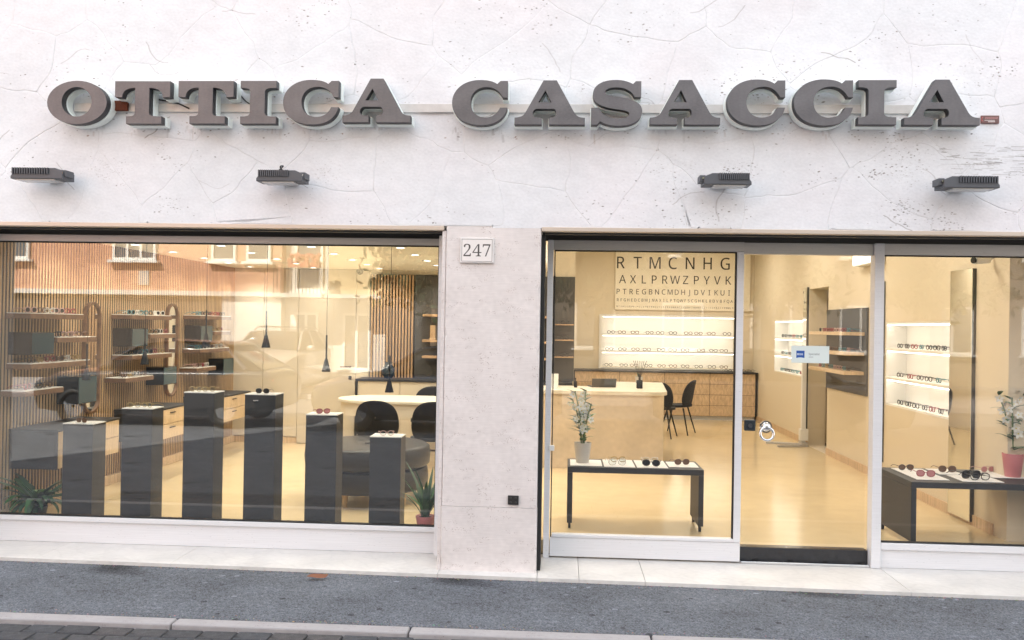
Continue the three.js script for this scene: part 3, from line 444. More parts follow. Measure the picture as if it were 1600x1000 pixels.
// ---------------------------------------------------------------- spectacles
const pick = (a) => a[Math.floor(R() * a.length)];
function spectacleParts(round = 0.5) {
  const rim = (sx) => { const pts = []; for (let k = 0; k < 14; k++) { const a = k / 14 * Math.PI * 2, c = Math.cos(a), s = Math.sin(a), e = 0.55 + 0.45 * round; pts.push(V(sx * 0.034 + Math.sign(c) * Math.abs(c) ** e * 0.026, 0.022 + Math.sign(s) * Math.abs(s) ** e * 0.021, 0)); } return pts; };
  const lens = (sx) => { const pts = rim(sx), s = new THREE.Shape(pts.map((p) => new THREE.Vector2(p.x, p.y))); return extr(s, 0.0015).translate(0, 0, -0.0008); };
  const arm = (sx) => tube([V(sx * 0.0615, 0.032, 0), V(sx * 0.066, 0.033, -0.02), V(sx * 0.066, 0.031, -0.085), V(sx * 0.064, 0.012, -0.13)], 0.0026, 8, 4);
  return { thick: merge([tube(rim(-1), 0.0042, 14, 5, true), tube(rim(1), 0.0042, 14, 5, true), tube([V(-0.011, 0.026, 0), V(0, 0.03, 0.002), V(0.011, 0.026, 0)], 0.0036, 4, 4)]), frame: merge([tube(rim(-1), 0.0028, 16, 5, true), tube(rim(1), 0.0028, 16, 5, true), tube([V(-0.011, 0.026, 0), V(0, 0.03, 0.002), V(0.011, 0.026, 0)], 0.0025, 4, 4)]), arms: [arm(-1), arm(1)], lenses: [lens(-1), lens(1)] };
}
const specKinds = [0.15, 0.55, 0.95].map((r) => { const p = spectacleParts(r); return { ...p, whole: merge([p.thick, ...p.arms]) }; });
// a pair shown small: frame and arms in one mesh, with two lenses where it shows
function smallSpecs(x, y, z, turn, label, group, m, dark) {
  const k = pick(specKinds), o = solo('eyeglasses', k.whole, m ?? pick(frameMats), label, 'eyeglasses', group);
  o.position.set(x, y + 0.002, z); o.rotation.y = turn; o.rotation.order = 'YXZ';
  if (dark) for (const l of k.lenses) mesh('lens', l, dark, o);
  return o;
}
function bigSpecs(x, y, z, turn, label, m, lensMat, kind = 1, scale = 1, group) {
  const k = specKinds[kind], o = thing('eyeglasses', label, 'eyeglasses', group, [x, y + 0.003, z], turn); o.scale.setScalar(scale);
  mesh('frame', k.frame, m, o); for (const a of k.arms) mesh('temple', a, m, o); for (const l of k.lenses) mesh('lens', l, lensMat, o);
  return o;
}
const ORD = ['first', 'second', 'third', 'fourth', 'fifth', 'sixth', 'seventh', 'eighth', 'ninth', 'tenth', 'eleventh', 'twelfth'];
const rowOf = (n, a, b, place) => { for (let k = 0; k < n; k++) place(a + (b - a) * (k + 0.5 + rr(-0.12, 0.12)) / n, ORD[k]); };

// ---------------------------------------------------------------- left side wall: slats, shelves, screens, mirrors, drawers
{
  const w = thing('slat_wall', 'tall wall of vertical oak slats along the left side of the shop', 'slat wall');
  mesh('backing', bx(-4.399, -4.388, FL + 0.09, 2.419, -5.54, -0.52), mat.black, w);
  const slat = bx(-4.388, -4.383, FL + 0.09, 2.418, -0.0105, 0.0105), tones = [[0.78, 0.68, 0.54], [0.7, 0.6, 0.48], [0.74, 0.64, 0.51]].map(([r, g, b]) => { const m = mat.slat.clone(); m.color.setRGB(r, g, b); return m; });
  for (let z = -0.55; z > -5.53; z -= 0.044) { const m = mesh('slat', slat, pick(tones), w); m.position.z = z; }
  mesh('skirting', bx(-4.399, -4.36, FL + 0.001, FL + 0.088, -5.54, -0.52, 0.003), mat.skirting, w);
  const cols = [['nearest column', [[1.745, -0.6, -1.39], [1.55, -0.98, -1.61], [1.345, -0.62, -1.51], [1.135, -0.55, -1.09]]], ['middle column', [[1.755, -2.25, -3.14], [1.565, -2.65, -3.26], [1.36, -2.27, -3.16], [1.145, -2.15, -2.74]]], ['farthest column', [[1.77, -3.89, -4.86], [1.585, -4.32, -4.85], [1.38, -3.9, -4.82], [1.165, -3.82, -4.39]]]];
  const rows = ['top', 'second', 'third', 'lowest'];
  for (const [cn, list] of cols) list.forEach(([y, z0, z1], i) => {
    const s = thing('wall_shelf', `brown wooden ${rows[i]} shelf in the ${cn} of the slatted wall`, 'shelf', 'shelves on the slatted wall');
    mesh('board', bx(-4.375, -4.17, y - 0.048, y - 0.006, z1, z0, 0.003), mat.shelfWood, s);
    mesh('top_inlay', bx(-4.37, -4.175, y - 0.0055, y, z1 + 0.006, z0 - 0.006), mat.white, s);
    const n = Math.max(2, Math.round((z0 - z1) / 0.155));
    rowOf(n, z0 - 0.05, z1 + 0.05, (z, nth) => smallSpecs(-4.24, y, z, Math.PI / 2 + rr(-0.3, 0.3), `${nth} eyeglasses from left on ${rows[i]} shelf, ${cn} of the slatted wall`, `eyeglasses on ${rows[i]} shelf, ${cn}`, undefined, R() < 0.35 ? mat.darkLens : null));
  });
  [[1.41, 1.59, -0.64, -0.96, 'nearest upper'], [1.44, 1.62, -2.29, -2.63, 'middle upper'], [1.46, 1.65, -3.95, -4.3, 'farthest upper'], [0.96, 1.2, -1.34, -1.65, 'nearest lower'], [1.02, 1.21, -3.0, -3.32, 'middle lower'], [1.04, 1.24, -4.66, -5.0, 'farthest lower']].forEach(([y0, y1, z0, z1, which]) => {
    const b = thing('display_box', `${which} black box with a teal front on the slatted wall`, 'display box', 'black boxes on the slatted wall');
    mesh('case', bx(-4.375, -4.185, y0, y1, z1, z0, 0.004), M({ color: C(0.012, 0.013, 0.014), roughness: 0.22 }), b);
    mesh('front', bx(-4.1845, -4.182, y0 + 0.008, y1 - 0.008, z1 + 0.008, z0 - 0.008), mat.teal, b);
  });
  const stadium = (w0, h0) => { const s = new THREE.Shape(), r = w0 / 2; s.absarc(0, h0 / 2 - r, r, 0, Math.PI); s.absarc(0, -h0 / 2 + r, r, Math.PI, Math.PI * 2); return s; };
  for (const [z, y, l] of [[-1.87, 1.345, 'tall round-ended mirror between the nearest and middle shelf columns'], [-3.57, 1.375, 'tall round-ended mirror between the middle and farthest shelf columns']]) {
    const m = thing('wall_mirror', l, 'mirror', 'mirrors on the slatted wall');
    const o = stadium(0.27, 1.03); o.holes.push(new THREE.Path(stadium(0.235, 0.995).getPoints(16).reverse()));
    mesh('frame', metreUV(extr(o, 0.035, 0.002, 16).rotateY(Math.PI / 2).translate(-4.375, y, z)), mat.shelfWood, m);
    mesh('mirror_glass', new THREE.ShapeGeometry(stadium(0.236, 0.996), 16).rotateY(Math.PI / 2).translate(-4.355, y, z), mat.mirror, m);
  }
  for (const [z0, z1, l] of [[-0.68, -1.67, 'nearest'], [-2.34, -3.2, 'middle'], [-3.95, -5.05, 'farthest']]) {
    const c = thing('drawer_cabinet', `${l} floating black drawer cabinet with oak fronts on the slatted wall`, 'cabinet', 'floating drawer cabinets');
    mesh('carcass', bx(-4.375, -4.0, 0.505, 0.805, z1, z0, 0.004), mat.laminate, c);
    mesh('top', bx(-4.375, -3.976, 0.8065, 0.822, z1 - 0.008, z0 + 0.008, 0.003), mat.laminate, c);
    for (const [y0, y1] of [[0.51, 0.652], [0.657, 0.8]]) { const d = mesh('drawer_front', bx(-3.999, -3.98, y0, y1, z1 + 0.004, z0 - 0.012, 0.002), mat.drawer, c); mesh('handle', bx(-3.979, -3.968, y1 - 0.04, y1 - 0.032, (z0 + z1) / 2 - 0.06, (z0 + z1) / 2 + 0.06), mat.black, d); }
    mesh('end_edge', bx(-4.0, -3.978, 0.505, 0.8055, z0 - 0.011, z0, 0.002), mat.laminate, c);
  }
}
// ---------------------------------------------------------------- pedestals and the small lamps hanging over them
{
  const ord = ['first pedestal from the left', 'second pedestal from the left', 'third pedestal from the left', 'fourth pedestal from the left', 'fifth pedestal from the left', 'sixth pedestal from the left'];
  const peds = [[-3.862, 0.892], [-3.394, 1.02], [-2.906, 1.154], [-2.428, 1.149], [-1.95, 1.004], [-1.453, 0.847]];
  const lampY = [1.222, 1.353, 1.503, 1.503, 1.325, 1.175];
  peds.forEach(([x, y], i) => {
    const p = thing('display_pedestal', `charcoal square display column, ${ord[i]} behind the display window`, 'pedestal', 'display columns in the window');
    mesh('column', bx(x, x + 0.239, FL, y - 0.008, -0.75, -0.55, 0.002), mat.laminate, p);
    mesh('top_plate', bx(x - 0.002, x + 0.241, y - 0.0075, y, -0.752, -0.548, 0.002), mat.white, p);
    if (i === 3) mesh('door_pull', bx(x + 0.07, x + 0.11, y - 0.055, y - 0.045, -0.549, -0.535, 0.003), mat.chrome, p);
    const xs = i === 1 || i === 2 ? [x + 0.07, x + 0.165] : [x + 0.12];
    xs.forEach((gx, k) => bigSpecs(gx, y, -0.6 - k * 0.02, rr(-0.5, 0.5), `eyeglasses lying on the ${ord[i]}${xs.length > 1 ? (k ? ', the right pair' : ', the left pair') : ''}`, frameMats[[2, 6, 6, 1, 3, 5][i]], [mat.brownLens, mat.lens, mat.lens, mat.darkLens, mat.roseLens, mat.lens][i], [0, 2, 2, 1, 1, 2][i], 0.85));
    const l = thing('pendant_lamp', `small black cone lamp on a cord above the ${ord[i]}`, 'pendant lamp', 'cone lamps over the pedestals', [x + 0.12, lampY[i], -0.66]);
    mesh('shade', new THREE.LatheGeometry([[0.033, 0], [0.034, 0.004], [0.012, 0.095], [0.007, 0.105], [0, 0.107]].map((v) => new THREE.Vector2(...v)), 20), mat.black, l);
    mesh('stem', cyl(0.007, 0.007, 0.2, 0, 0.085, 0, 8), mat.black, l);
    mesh('cord', cyl(0.0018, 0.0018, 2.42 - lampY[i] - 0.285, 0, 0.285, 0, 5), mat.black, l);
  });
}
// ---------------------------------------------------------------- back of the left room
{
  const d = thing('panel_door', 'cream flush panel door with a dark lever handle in the back wall', 'door');
  for (const [a, b] of [[-4.38, -3.985], [-3.98, -3.515], [-2.735, -2.56]]) struct('wall_panel', bx(a, b, FL + 0.09, 2.415, -5.549, -5.53, 0.002), mat.panel);
  mesh('leaf', bx(-3.51, -2.74, FL + 0.01, 2.415, -5.549, -5.528, 0.002), mat.panel, d);
  mesh('handle', merge([rod(V(-2.8, 1.13, -5.528), V(-2.8, 1.13, -5.48), 0.01), rod(V(-2.795, 1.13, -5.485), V(-2.93, 1.13, -5.485), 0.009)]), mat.shelfWood, d);
  mesh('lock_plate', bx(-2.825, -2.785, 0.96, 1.01, -5.528, -5.52, 0.003), mat.black, d);
  const s = thing('slat_panel', 'narrow oak slat panel on black at the back of the left room', 'slat panel');
  mesh('backing', bx(-2.55, -1.96, 1.0, 2.36, -5.549, -5.53), mat.black, s);
  for (let k = 0; k < 14; k++) mesh('slat', bx(-2.535 + k * 0.0415, -2.512 + k * 0.0415, 1.0, 2.355, -5.5295, -5.505), mat.slat, s);
  const u = thing('dark_shelf_unit', 'black recessed shelf unit beside the oak slat panel', 'shelf unit');
  mesh('back', bx(-1.955, 0.148, 1.0, 2.36, -5.549, -5.53), mat.greyPanel, u);
  for (const x of [-1.02, -0.12]) mesh('upright', bx(x - 0.012, x + 0.012, 1.0, 2.36, -5.53, -5.32), mat.black, u);
  for (const y of [1.3, 1.51, 1.84]) { mesh('shelf', bx(-1.82, -1.035, y - 0.03, y, -5.53, -5.32, 0.003), mat.slat, u); mesh('shelf', bx(-1.005, -0.135, y - 0.03, y, -5.53, -5.32, 0.003), mat.slat, u); }
  for (const [y, nth] of [[1.32, 'lowest'], [1.54, 'middle'], [1.74, 'top']]) { mesh('shelf', bx(-0.105, 0.14, y - 0.015, y, -5.53, -5.36, 0.002), mat.slat, u); smallSpecs(0.03, y, -5.4, 0.5, `dark eyeglasses on the ${nth} short shelf of the black unit right of the pilaster`, 'eyeglasses on the black shelf unit', frameMats[0]); }
  solo('wooden_bust', merge([bx(-1.74, -1.66, 1.512, 1.53, -5.46, -5.38, 0.003), bx(-1.735, -1.665, 1.53, 1.7, -5.44, -5.42, 0.003), new THREE.TorusGeometry(0.022, 0.006, 8, 18).translate(-1.7, 1.58, -5.412)]), mat.beech, 'small light wooden stand on the lower shelf of the black unit', 'stand');
  const c = thing('sideboard', 'cream sideboard with a black frame below the oak slat panel', 'sideboard');
  mesh('top', bx(-2.63, 0.13, 0.975, 1.0, -5.528, -5.08, 0.003), mat.laminate, c);
  mesh('side', bx(-2.63, -2.605, FL, 0.974, -5.528, -5.08, 0.003), mat.laminate, c);
  for (let k = 0; k < 5; k++) mesh('cabinet_door', bx(-2.603 + k * 0.546, -2.061 + k * 0.546, FL + 0.02, 0.972, -5.52, -5.1, 0.003), mat.panel, c);
  const cam = thing('security_camera', 'small black dome camera high on the back wall', 'camera', null, [-2.69, 2.355, -5.49]);
  mesh('base', cyl(0.045, 0.045, 0.03, 0, 0.034, 0, 18), mat.black, cam); mesh('dome', new THREE.SphereGeometry(0.04, 18, 10, 0, 6.3, Math.PI / 2, Math.PI / 2).translate(0, 0.034, 0), mat.felt, cam);
  // a ball of glass on the sideboard
  solo('glass_vase', new THREE.LatheGeometry([[0, 0], [0.05, 0.004], [0.085, 0.06], [0.08, 0.13], [0.045, 0.18], [0.05, 0.21]].map((v) => new THREE.Vector2(...v)), 20).translate(-2.25, 1.002, -5.3), M({ color: C(0.05, 0.07, 0.09), roughness: 0.1 }), 'dark glossy vase on the sideboard in front of the slats', 'vase');
}
// ---------------------------------------------------------------- table, chairs, pouf
function chair(x, z, turn, label, group) {
  const o = thing('shell_chair', label, 'chair', group, [x, FL, z], turn);
  const b = new THREE.Shape(); b.moveTo(-0.15, 0); b.bezierCurveTo(-0.23, 0.04, -0.235, 0.16, -0.215, 0.26); b.bezierCurveTo(-0.19, 0.38, -0.1, 0.41, 0, 0.41); b.bezierCurveTo(0.1, 0.41, 0.19, 0.38, 0.215, 0.26); b.bezierCurveTo(0.235, 0.16, 0.23, 0.04, 0.15, 0); 
  const bend = (g, f) => { const p = g.attributes.position; for (let i = 0; i < p.count; i++) { const q = f(p.getX(i), p.getY(i), p.getZ(i)); p.setXYZ(i, ...q); } g.computeVertexNormals(); return g; };
  const slab = (shape, t) => { // a subdivided slab so that it can bend
    const pts = shape.getPoints(10), N0 = pts.length, pos = [], idx = [], rings = 7; const cx = 0, cy = pts.reduce((s, p) => s + p.y, 0) / N0;
    for (const side of [0, 1]) { for (let r = 0; r <= rings; r++) for (const p of pts) { const k = 1 - r / rings * 0.98; pos.push(cx + (p.x - cx) * k, cy + (p.y - cy) * k, side * t); } }
    const L = (rings + 1) * N0; for (const side of [0, 1]) for (let r = 0; r < rings; r++) for (let i = 0; i < N0; i++) { const j = (i + 1) % N0, a = side * L + r * N0 + i, b2 = side * L + r * N0 + j, c = a + N0, d = b2 + N0; side ? idx.push(a, b2, d, a, d, c) : idx.push(a, d, b2, a, c, d); }
    for (let i = 0; i < N0; i++) { const j = (i + 1) % N0; idx.push(i, j, L + j, i, L + j, L + i); }
    const g = new THREE.BufferGeometry(); g.setAttribute('position', new THREE.Float32BufferAttribute(pos, 3)); g.setIndex(idx); return g;
  };
  mesh('backrest', bend(slab(b, 0.022), (px, py, pz) => [px, py + 0.42, -0.2 - py * 0.18 + px * px * 1.6 + pz]), mat.felt, o);
  const s = new THREE.Shape(); s.absellipse(0, 0, 0.235, 0.215, 0, Math.PI * 2);
  mesh('seat', bend(slab(s, 0.035), (px, py, pz) => [px, 0.4 + pz + 0.25 * (px * px) + (py > 0 ? py * py * 0.5 : 0), -py]), mat.felt, o);
  for (const sx of [-1, 1]) for (const sz of [-1, 1]) mesh('leg', rod(V(sx * 0.13, 0.4, sz * 0.12), V(sx * 0.22, 0, sz * 0.22), 0.014, 8, 0.009), mat.black, o);
  return o;
}
{
  const t = thing('oval_table', 'long pale oak table with a rounded end in the left room', 'table', null, [0, 0, 0]);
  const out = new THREE.Shape(); out.moveTo(-0.75, 0.45); out.lineTo(-2.05, 0.45); out.absarc(-2.05, 0, 0.45, Math.PI / 2, Math.PI * 1.5); out.lineTo(-0.75, -0.45);
  mesh('top', metreUV(extr(out, 0.022, 0.004, 20).rotateX(-Math.PI / 2).translate(-0.03, 0.835, -3.9)), mat.deskTop, t);
  mesh('apron', metreUV(extr(new THREE.Shape(out.getPoints(20).map((p) => new THREE.Vector2((p.x + 1.4) * 0.975 - 1.4, p.y * 0.95))), 0.14, 0, 20).rotateX(-Math.PI / 2).translate(-0.03, 0.69, -3.9)), mat.panel, t);
  for (const [x, z] of [[-2.2, -4.1], [-2.2, -3.7], [-0.95, -4.1], [-0.95, -3.7]]) mesh('leg', rod(V(x, FL, z), V(x, 0.69, z), 0.028, 12, 0.036), mat.beech, t);
  chair(-1.88, -3.0, Math.PI, 'left of two black shell chairs backed to the window at the oak table', 'black chairs at the oak table');
  chair(-1.32, -3.0, Math.PI + 0.15, 'right of two black shell chairs backed to the window at the oak table', 'black chairs at the oak table');
  chair(-1.62, -4.75, 0, 'black shell chair on the far side of the oak table', 'black chairs at the oak table');
  const p = thing('round_pouf', 'large round dark leather pouf with wooden feet behind the pedestals', 'pouf', null, [-1.77, FL, -1.95]);
  const cushion = (r, y0, y1) => new THREE.LatheGeometry([[0, y0], [r - 0.03, y0], [r - 0.006, y0 + 0.02], [r, (y0 + y1) / 2], [r - 0.008, y1 - 0.025], [r - 0.04, y1 - 0.004], [0, y1 + 0.006]].map((v) => new THREE.Vector2(...v)), 48);
  mesh('seat_cushion', cushion(0.57, 0.32, 0.515), mat.leather, p); mesh('base_cushion', cushion(0.555, 0.12, 0.318), mat.leather, p);
  mesh('button', new THREE.SphereGeometry(0.03, 12, 8).scale(1, 0.3, 1).translate(0.02, 0.522, 0.1), mat.leather, p);
  for (const [x, z] of [[-0.1, 0.44], [0.38, 0.25], [-0.42, -0.1], [0.1, -0.42], [-0.38, 0.2]]) mesh('foot', rod(V(x, 0, z), V(x, 0.13, z), 0.018, 10, 0.03), mat.beech, p);
}
// ---------------------------------------------------------------- plants
const blade = (len, w, bendBy, seg = 7) => { // a leaf that rises along y and arches towards +z
  const pos = [], idx = []; let y = 0, z = 0, a = 0.15; for (let k = 0; k <= seg; k++) { const t = k / seg, hw = w * Math.sin(Math.PI * Math.min(1, 0.12 + t * 0.88)) ** 0.8 * (1 - t * 0.15) / 2; pos.push(-hw, y, z + hw * 0.25, 0, y, z, hw, y, z + hw * 0.25); a += bendBy / seg; y += Math.cos(a) * len / seg; z += Math.sin(a) * len / seg; if (k) { const b = k * 3, c = b - 3; idx.push(c, c + 1, b + 1, c, b + 1, b, c + 1, c + 2, b + 2, c + 1, b + 2, b + 1); } }
  const g = new THREE.BufferGeometry(); g.setAttribute('position', new THREE.Float32BufferAttribute(pos, 3)); g.setIndex(idx); g.computeVertexNormals(); return g;
};
mat.leaf.side = mat.leafDark.side = mat.petal.side = THREE.DoubleSide;
const pot = (r0, r1, h) => new THREE.LatheGeometry([[0, 0], [r0, 0], [r1, h], [r1 - 0.008, h], [r1 - 0.015, h - 0.02], [0, h - 0.02]].map((v) => new THREE.Vector2(...v)), 28);
function foliage(label, pos, h, n, wide, potM, spread, lm) {
  const o = thing('potted_plant', label, 'plant', null, pos), bl = [blade(h, wide, spread), blade(h * 0.8, wide * 1.1, spread * 1.5), blade(h * 0.65, wide, spread * 2)];
  mesh('pot', pot(0.055, 0.075, 0.12), potM, o); mesh('soil', cyl(0.062, 0.062, 0.004, 0, 0.1, 0, 18), mat.soil, o);
  for (let k = 0; k < n; k++) { const m = mesh('leaf', pick(bl), pick(lm), o); m.position.set(rr(-0.02, 0.02), 0.1, rr(-0.02, 0.02)); m.rotation.set(rr(-0.1, 0.25), k * 2.4 + rr(-0.3, 0.3), rr(-0.15, 0.15), 'YXZ'); m.scale.setScalar(rr(0.75, 1.1)); }
  return o;
}
foliage('dark green leafy plant in the left corner of the display window', [-4.12, FL, -0.66], 0.47, 64, 0.058, mat.laminate, 1.35, [mat.leaf, mat.leafDark]);
foliage('small sword-leaved plant in a pink pot at the right end of the display window', [-1.03, FL + 0.02, -0.63], 0.5, 26, 0.036, mat.potPink, 0.5, [mat.leaf, mat.leafDark, mat.leafDark]);
function orchid(label, pos, potM, s = 1, sd = 3) {
  const o = thing('potted_orchid', label, 'plant', null, pos), q = rng(sd); o.scale.setScalar(s);
  mesh('pot', pot(0.05, 0.07, 0.16), potM, o); mesh('soil', cyl(0.05, 0.05, 0.004, 0, 0.13, 0, 18), mat.soil, o);
  const petal = new THREE.ShapeGeometry((() => { const k = new THREE.Shape(); k.moveTo(0, 0); k.bezierCurveTo(0.014, 0.008, 0.013, 0.026, 0, 0.034); k.bezierCurveTo(-0.013, 0.026, -0.014, 0.008, 0, 0); return k; })(), 5);
  const flower = merge([0, 1, 2, 3, 4].map((k) => petal.clone().rotateX(0.35).rotateZ(k * Math.PI * 2 / 5))), heart = new THREE.SphereGeometry(0.006, 8, 6);
  const lf = [blade(0.125, 0.036, 0.8, 5), blade(0.1, 0.034, 1.2, 5)];
  for (let k = 0; k < 4; k++) {
    const a = k * 1.6 + q(), h = 0.34 + q() * 0.12, lean = 0.05 + q() * 0.05, pts = [0, 0.35, 0.7, 1].map((t) => V(Math.cos(a) * (0.012 + lean * t * t), 0.13 + h * t, Math.sin(a) * (0.012 + lean * t * t)));
    mesh('stem', tube(pts, 0.006, 12, 6), mat.stem, o); const cv = new THREE.CatmullRomCurve3(pts);
    for (let i = 0; i < 11; i++) { const p = cv.getPoint(0.12 + i * 0.085), m = mesh('leaf', lf[i % 2], i % 3 ? mat.leafDark : mat.leaf, o); m.position.copy(p); m.rotation.set(0.7, i * 2.4 + q(), 0, 'YXZ'); }
    for (let i = 0; i < 6; i++) { const p = cv.getPoint(0.36 + i * 0.11), b = q() * 6.3, m = mesh('flower', flower, mat.petal, o); m.position.set(p.x + Math.cos(b) * 0.032, p.y + (q() - 0.5) * 0.02, p.z + Math.sin(b) * 0.03 + 0.012); m.rotation.set(-0.3 + q() * 0.8, (q() - 0.5) * 1.6, q() * 3, 'YXZ'); m.scale.setScalar(0.8 + q() * 0.35); mesh('heart', heart, mat.petalHeart, m); }
  }
}
// ---------------------------------------------------------------- low benches in the right-hand windows
function bench(x0, x1, z0, z1, label, sheets) {
  const o = thing('display_bench', label, 'bench', null), y = 0.595;
  mesh('top', bx(x0, x1, y - 0.045, y, z0, z1, 0.003), mat.laminate, o);
  mesh('leg_panel', bx(x0, x0 + 0.04, FL + 0.05, y - 0.046, z0, z1, 0.003), mat.laminate, o); mesh('leg_panel', bx(x1 - 0.04, x1, FL + 0.05, y - 0.046, z0, z1, 0.003), mat.laminate, o);
  const wheel = cyl(0.024, 0.024, 0.018, 0, -0.009, 0, 14).rotateZ(Math.PI / 2);
  for (const x of [x0 + 0.02, x1 - 0.02]) for (const z of [z0 + 0.05, z1 - 0.05]) { const m = mesh('castor', merge([wheel.clone(), bx(-0.008, 0.008, 0.0, 0.028, -0.012, 0.012)]), mat.black, o); m.position.set(x, FL + 0.024, z); }
  sheets.forEach(([a, b, c, d, l]) => solo('white_card', bx(a, b, y + 0.001, y + 0.005, c, d, 0.001), mat.paper, l, 'card'));
  return y + 0.005;
}
{
  const y = bench(0.055, 1.125, -1.38, -0.93, 'low dark bench on castors behind the sliding glass leaf', [
    [0.075, 0.33, -1.3, -0.98, 'white card under the white flower pot'], [0.345, 0.59, -1.34, -0.96, 'white card with two clear eyeglasses, second on the left bench'], [0.605, 0.85, -1.34, -0.96, 'white card with black sunglasses, third on the left bench'], [0.865, 1.1, -1.3, -1.03, 'rightmost white card on the left bench']]);
  bigSpecs(0.45, y, -1.02, 0.1, 'clear eyeglasses at the front of the second card', frameMats[7], mat.lens, 2, 1.15);
  bigSpecs(0.47, y, -1.2, 0.1, 'thin eyeglasses at the back of the second card', frameMats[6], mat.lens, 1);
  bigSpecs(0.72, y, -1.02, -0.1, 'black sunglasses at the front of the third card', frameMats[0], mat.darkLens, 2, 1.15);
  bigSpecs(0.73, y, -1.2, 0, 'pale eyeglasses at the back of the third card', frameMats[7], mat.lens, 0);
  bigSpecs(0.98, y, -1.14, 0.2, 'brown sunglasses on the rightmost card', frameMats[2], mat.brownLens, 1);
  orchid('white flowering orchid in a white pot on the left bench', [0.175, y, -1.14], mat.potWhite, 1.02, 3);
  const z = bench(2.6, 3.72, -1.32, -0.62, 'low dark bench by the right wall behind the fixed window', [
    [2.68, 2.92, -1.26, -0.72, 'white card at the left end of the right bench'], [2.96, 3.16, -1.28, -1.0, 'small white card at the back of the right bench'], [3.0, 3.3, -0.97, -0.68, 'white card under black glasses on the right bench'], [3.32, 3.6, -1.27, -0.9, 'white card under the pink flower pot']]);
  bigSpecs(2.76, z, -1.15, 0.1, 'grey sunglasses at the back of the left card on the right bench', frameMats[1], mat.brownLens, 2);
  bigSpecs(2.79, z, -0.84, -0.1, 'red eyeglasses at the front of the left card on the right bench', frameMats[3], mat.roseLens, 1, 1.1);
  bigSpecs(3.06, z, -1.1, 0, 'brown sunglasses on the small back card of the right bench', frameMats[2], mat.brownLens, 1, 1.1);
  bigSpecs(3.12, z, -0.82, 0.25, 'large black sunglasses on the right bench', frameMats[0], mat.darkLens, 0, 1.3);
  bigSpecs(3.15, z, -0.74, 0.1, 'black wire eyeglasses in front of the large black sunglasses', frameMats[1], mat.lens, 1, 1.2);
  bigSpecs(3.4, z, -1.16, 0.3, 'rose sunglasses beside the pink flower pot', frameMats[5], mat.roseLens, 1);
  orchid('white flowering orchid in a pink pot on the right bench', [3.5, z, -0.97], mat.potPink, 1.12, 9);
}
// ---------------------------------------------------------------- reception desk and what stands on it
{
  const d = thing('reception_desk', 'tan reception desk with a pale top and rounded corner', 'desk');
  mesh('front_panel', bx(-0.6, 1.15, FL, 0.945, -4.06, -4.0, 0.003), mat.desk, d);
  mesh('side_panel', bx(1.11, 1.15, FL, 0.945, -5.75, -4.065, 0.003), mat.desk, d);
  mesh('back_panel', bx(-0.6, 0.5, FL, 0.945, -4.75, -4.7, 0.003), mat.desk, d);
  const s = new THREE.Shape(); s.moveTo(-0.62, 3.97); s.lineTo(1.0, 3.97); s.bezierCurveTo(1.15, 3.97, 1.2, 4.05, 1.2, 4.2); s.lineTo(1.33, 5.85); s.lineTo(0.62, 5.85); s.lineTo(0.42, 4.78); s.lineTo(-0.62, 4.78);
  mesh('top', metreUV(extr(s, 0.035, 0.003, 12).rotateX(-Math.PI / 2).scale(1, 1, 1).translate(0, 0.948, 0).applyMatrix4(new THREE.Matrix4().makeScale(1, 1, 1))), mat.deskTop, d);
  const Y = 0.986;
  const df = thing('reed_diffuser', 'black reed diffuser bottle with sticks on the reception desk', 'diffuser', null, [0.92, Y, -4.55]);
  mesh('bottle', bx(-0.035, 0.035, 0, 0.1, -0.035, 0.035, 0.006), mat.felt, df); mesh('neck', cyl(0.014, 0.014, 0.03, 0, 0.1, 0, 12), mat.black, df);
  for (let k = 0; k < 7; k++) mesh('reed', rod(V(0, 0.1, 0), V((k - 3) * 0.026, 0.33, rr(-0.05, 0.05)), 0.003, 5), mat.black, df);
  solo('pump_bottle', merge([cyl(0.02, 0.02, 0.075, 0.16, Y, -4.5, 14), cyl(0.006, 0.006, 0.035, 0.16, Y + 0.075, -4.5, 8), bx(0.14, 0.165, Y + 0.105, Y + 0.115, -4.507, -4.493)]), mat.felt, 'small black pump bottle on the reception desk', 'bottle');
  const n = thing('card_stand', 'white upright notice card at the left of the reception desk', 'card', null, [-0.09, Y, -4.3]); mesh('card', bx(-0.045, 0.045, 0, 0.17, -0.004, 0.004), mat.paper, n); mesh('foot', bx(-0.03, 0.03, 0, 0.008, -0.05, 0.03), mat.paper, n);
  const l = thing('laptop', 'dark laptop seen from behind on the reception desk', 'laptop', null, [0.5, Y, -4.62], 0.2); mesh('screen', bx(-0.15, 0.15, 0.01, 0.11, -0.01, 0, 0.003).rotateX(0.3), mat.greyPanel, l); mesh('base', bx(-0.15, 0.15, 0, 0.012, -0.22, 0, 0.003), mat.greyPanel, l);
  foliage('tiny green plant at the far end of the reception desk', [1.0, Y, -5.6], 0.16, 14, 0.02, mat.potWhite, 1.2, [mat.leaf]).scale.setScalar(0.7);
  chair(1.78, -7.7, -Math.PI / 2 - 0.4, 'black shell chair beside the reception desk near the drawer counter', 'black chairs at the reception desk');
  chair(1.45, -7.2, Math.PI * 0.9, 'black shell chair partly hidden behind the reception desk', 'black chairs at the reception desk');
}
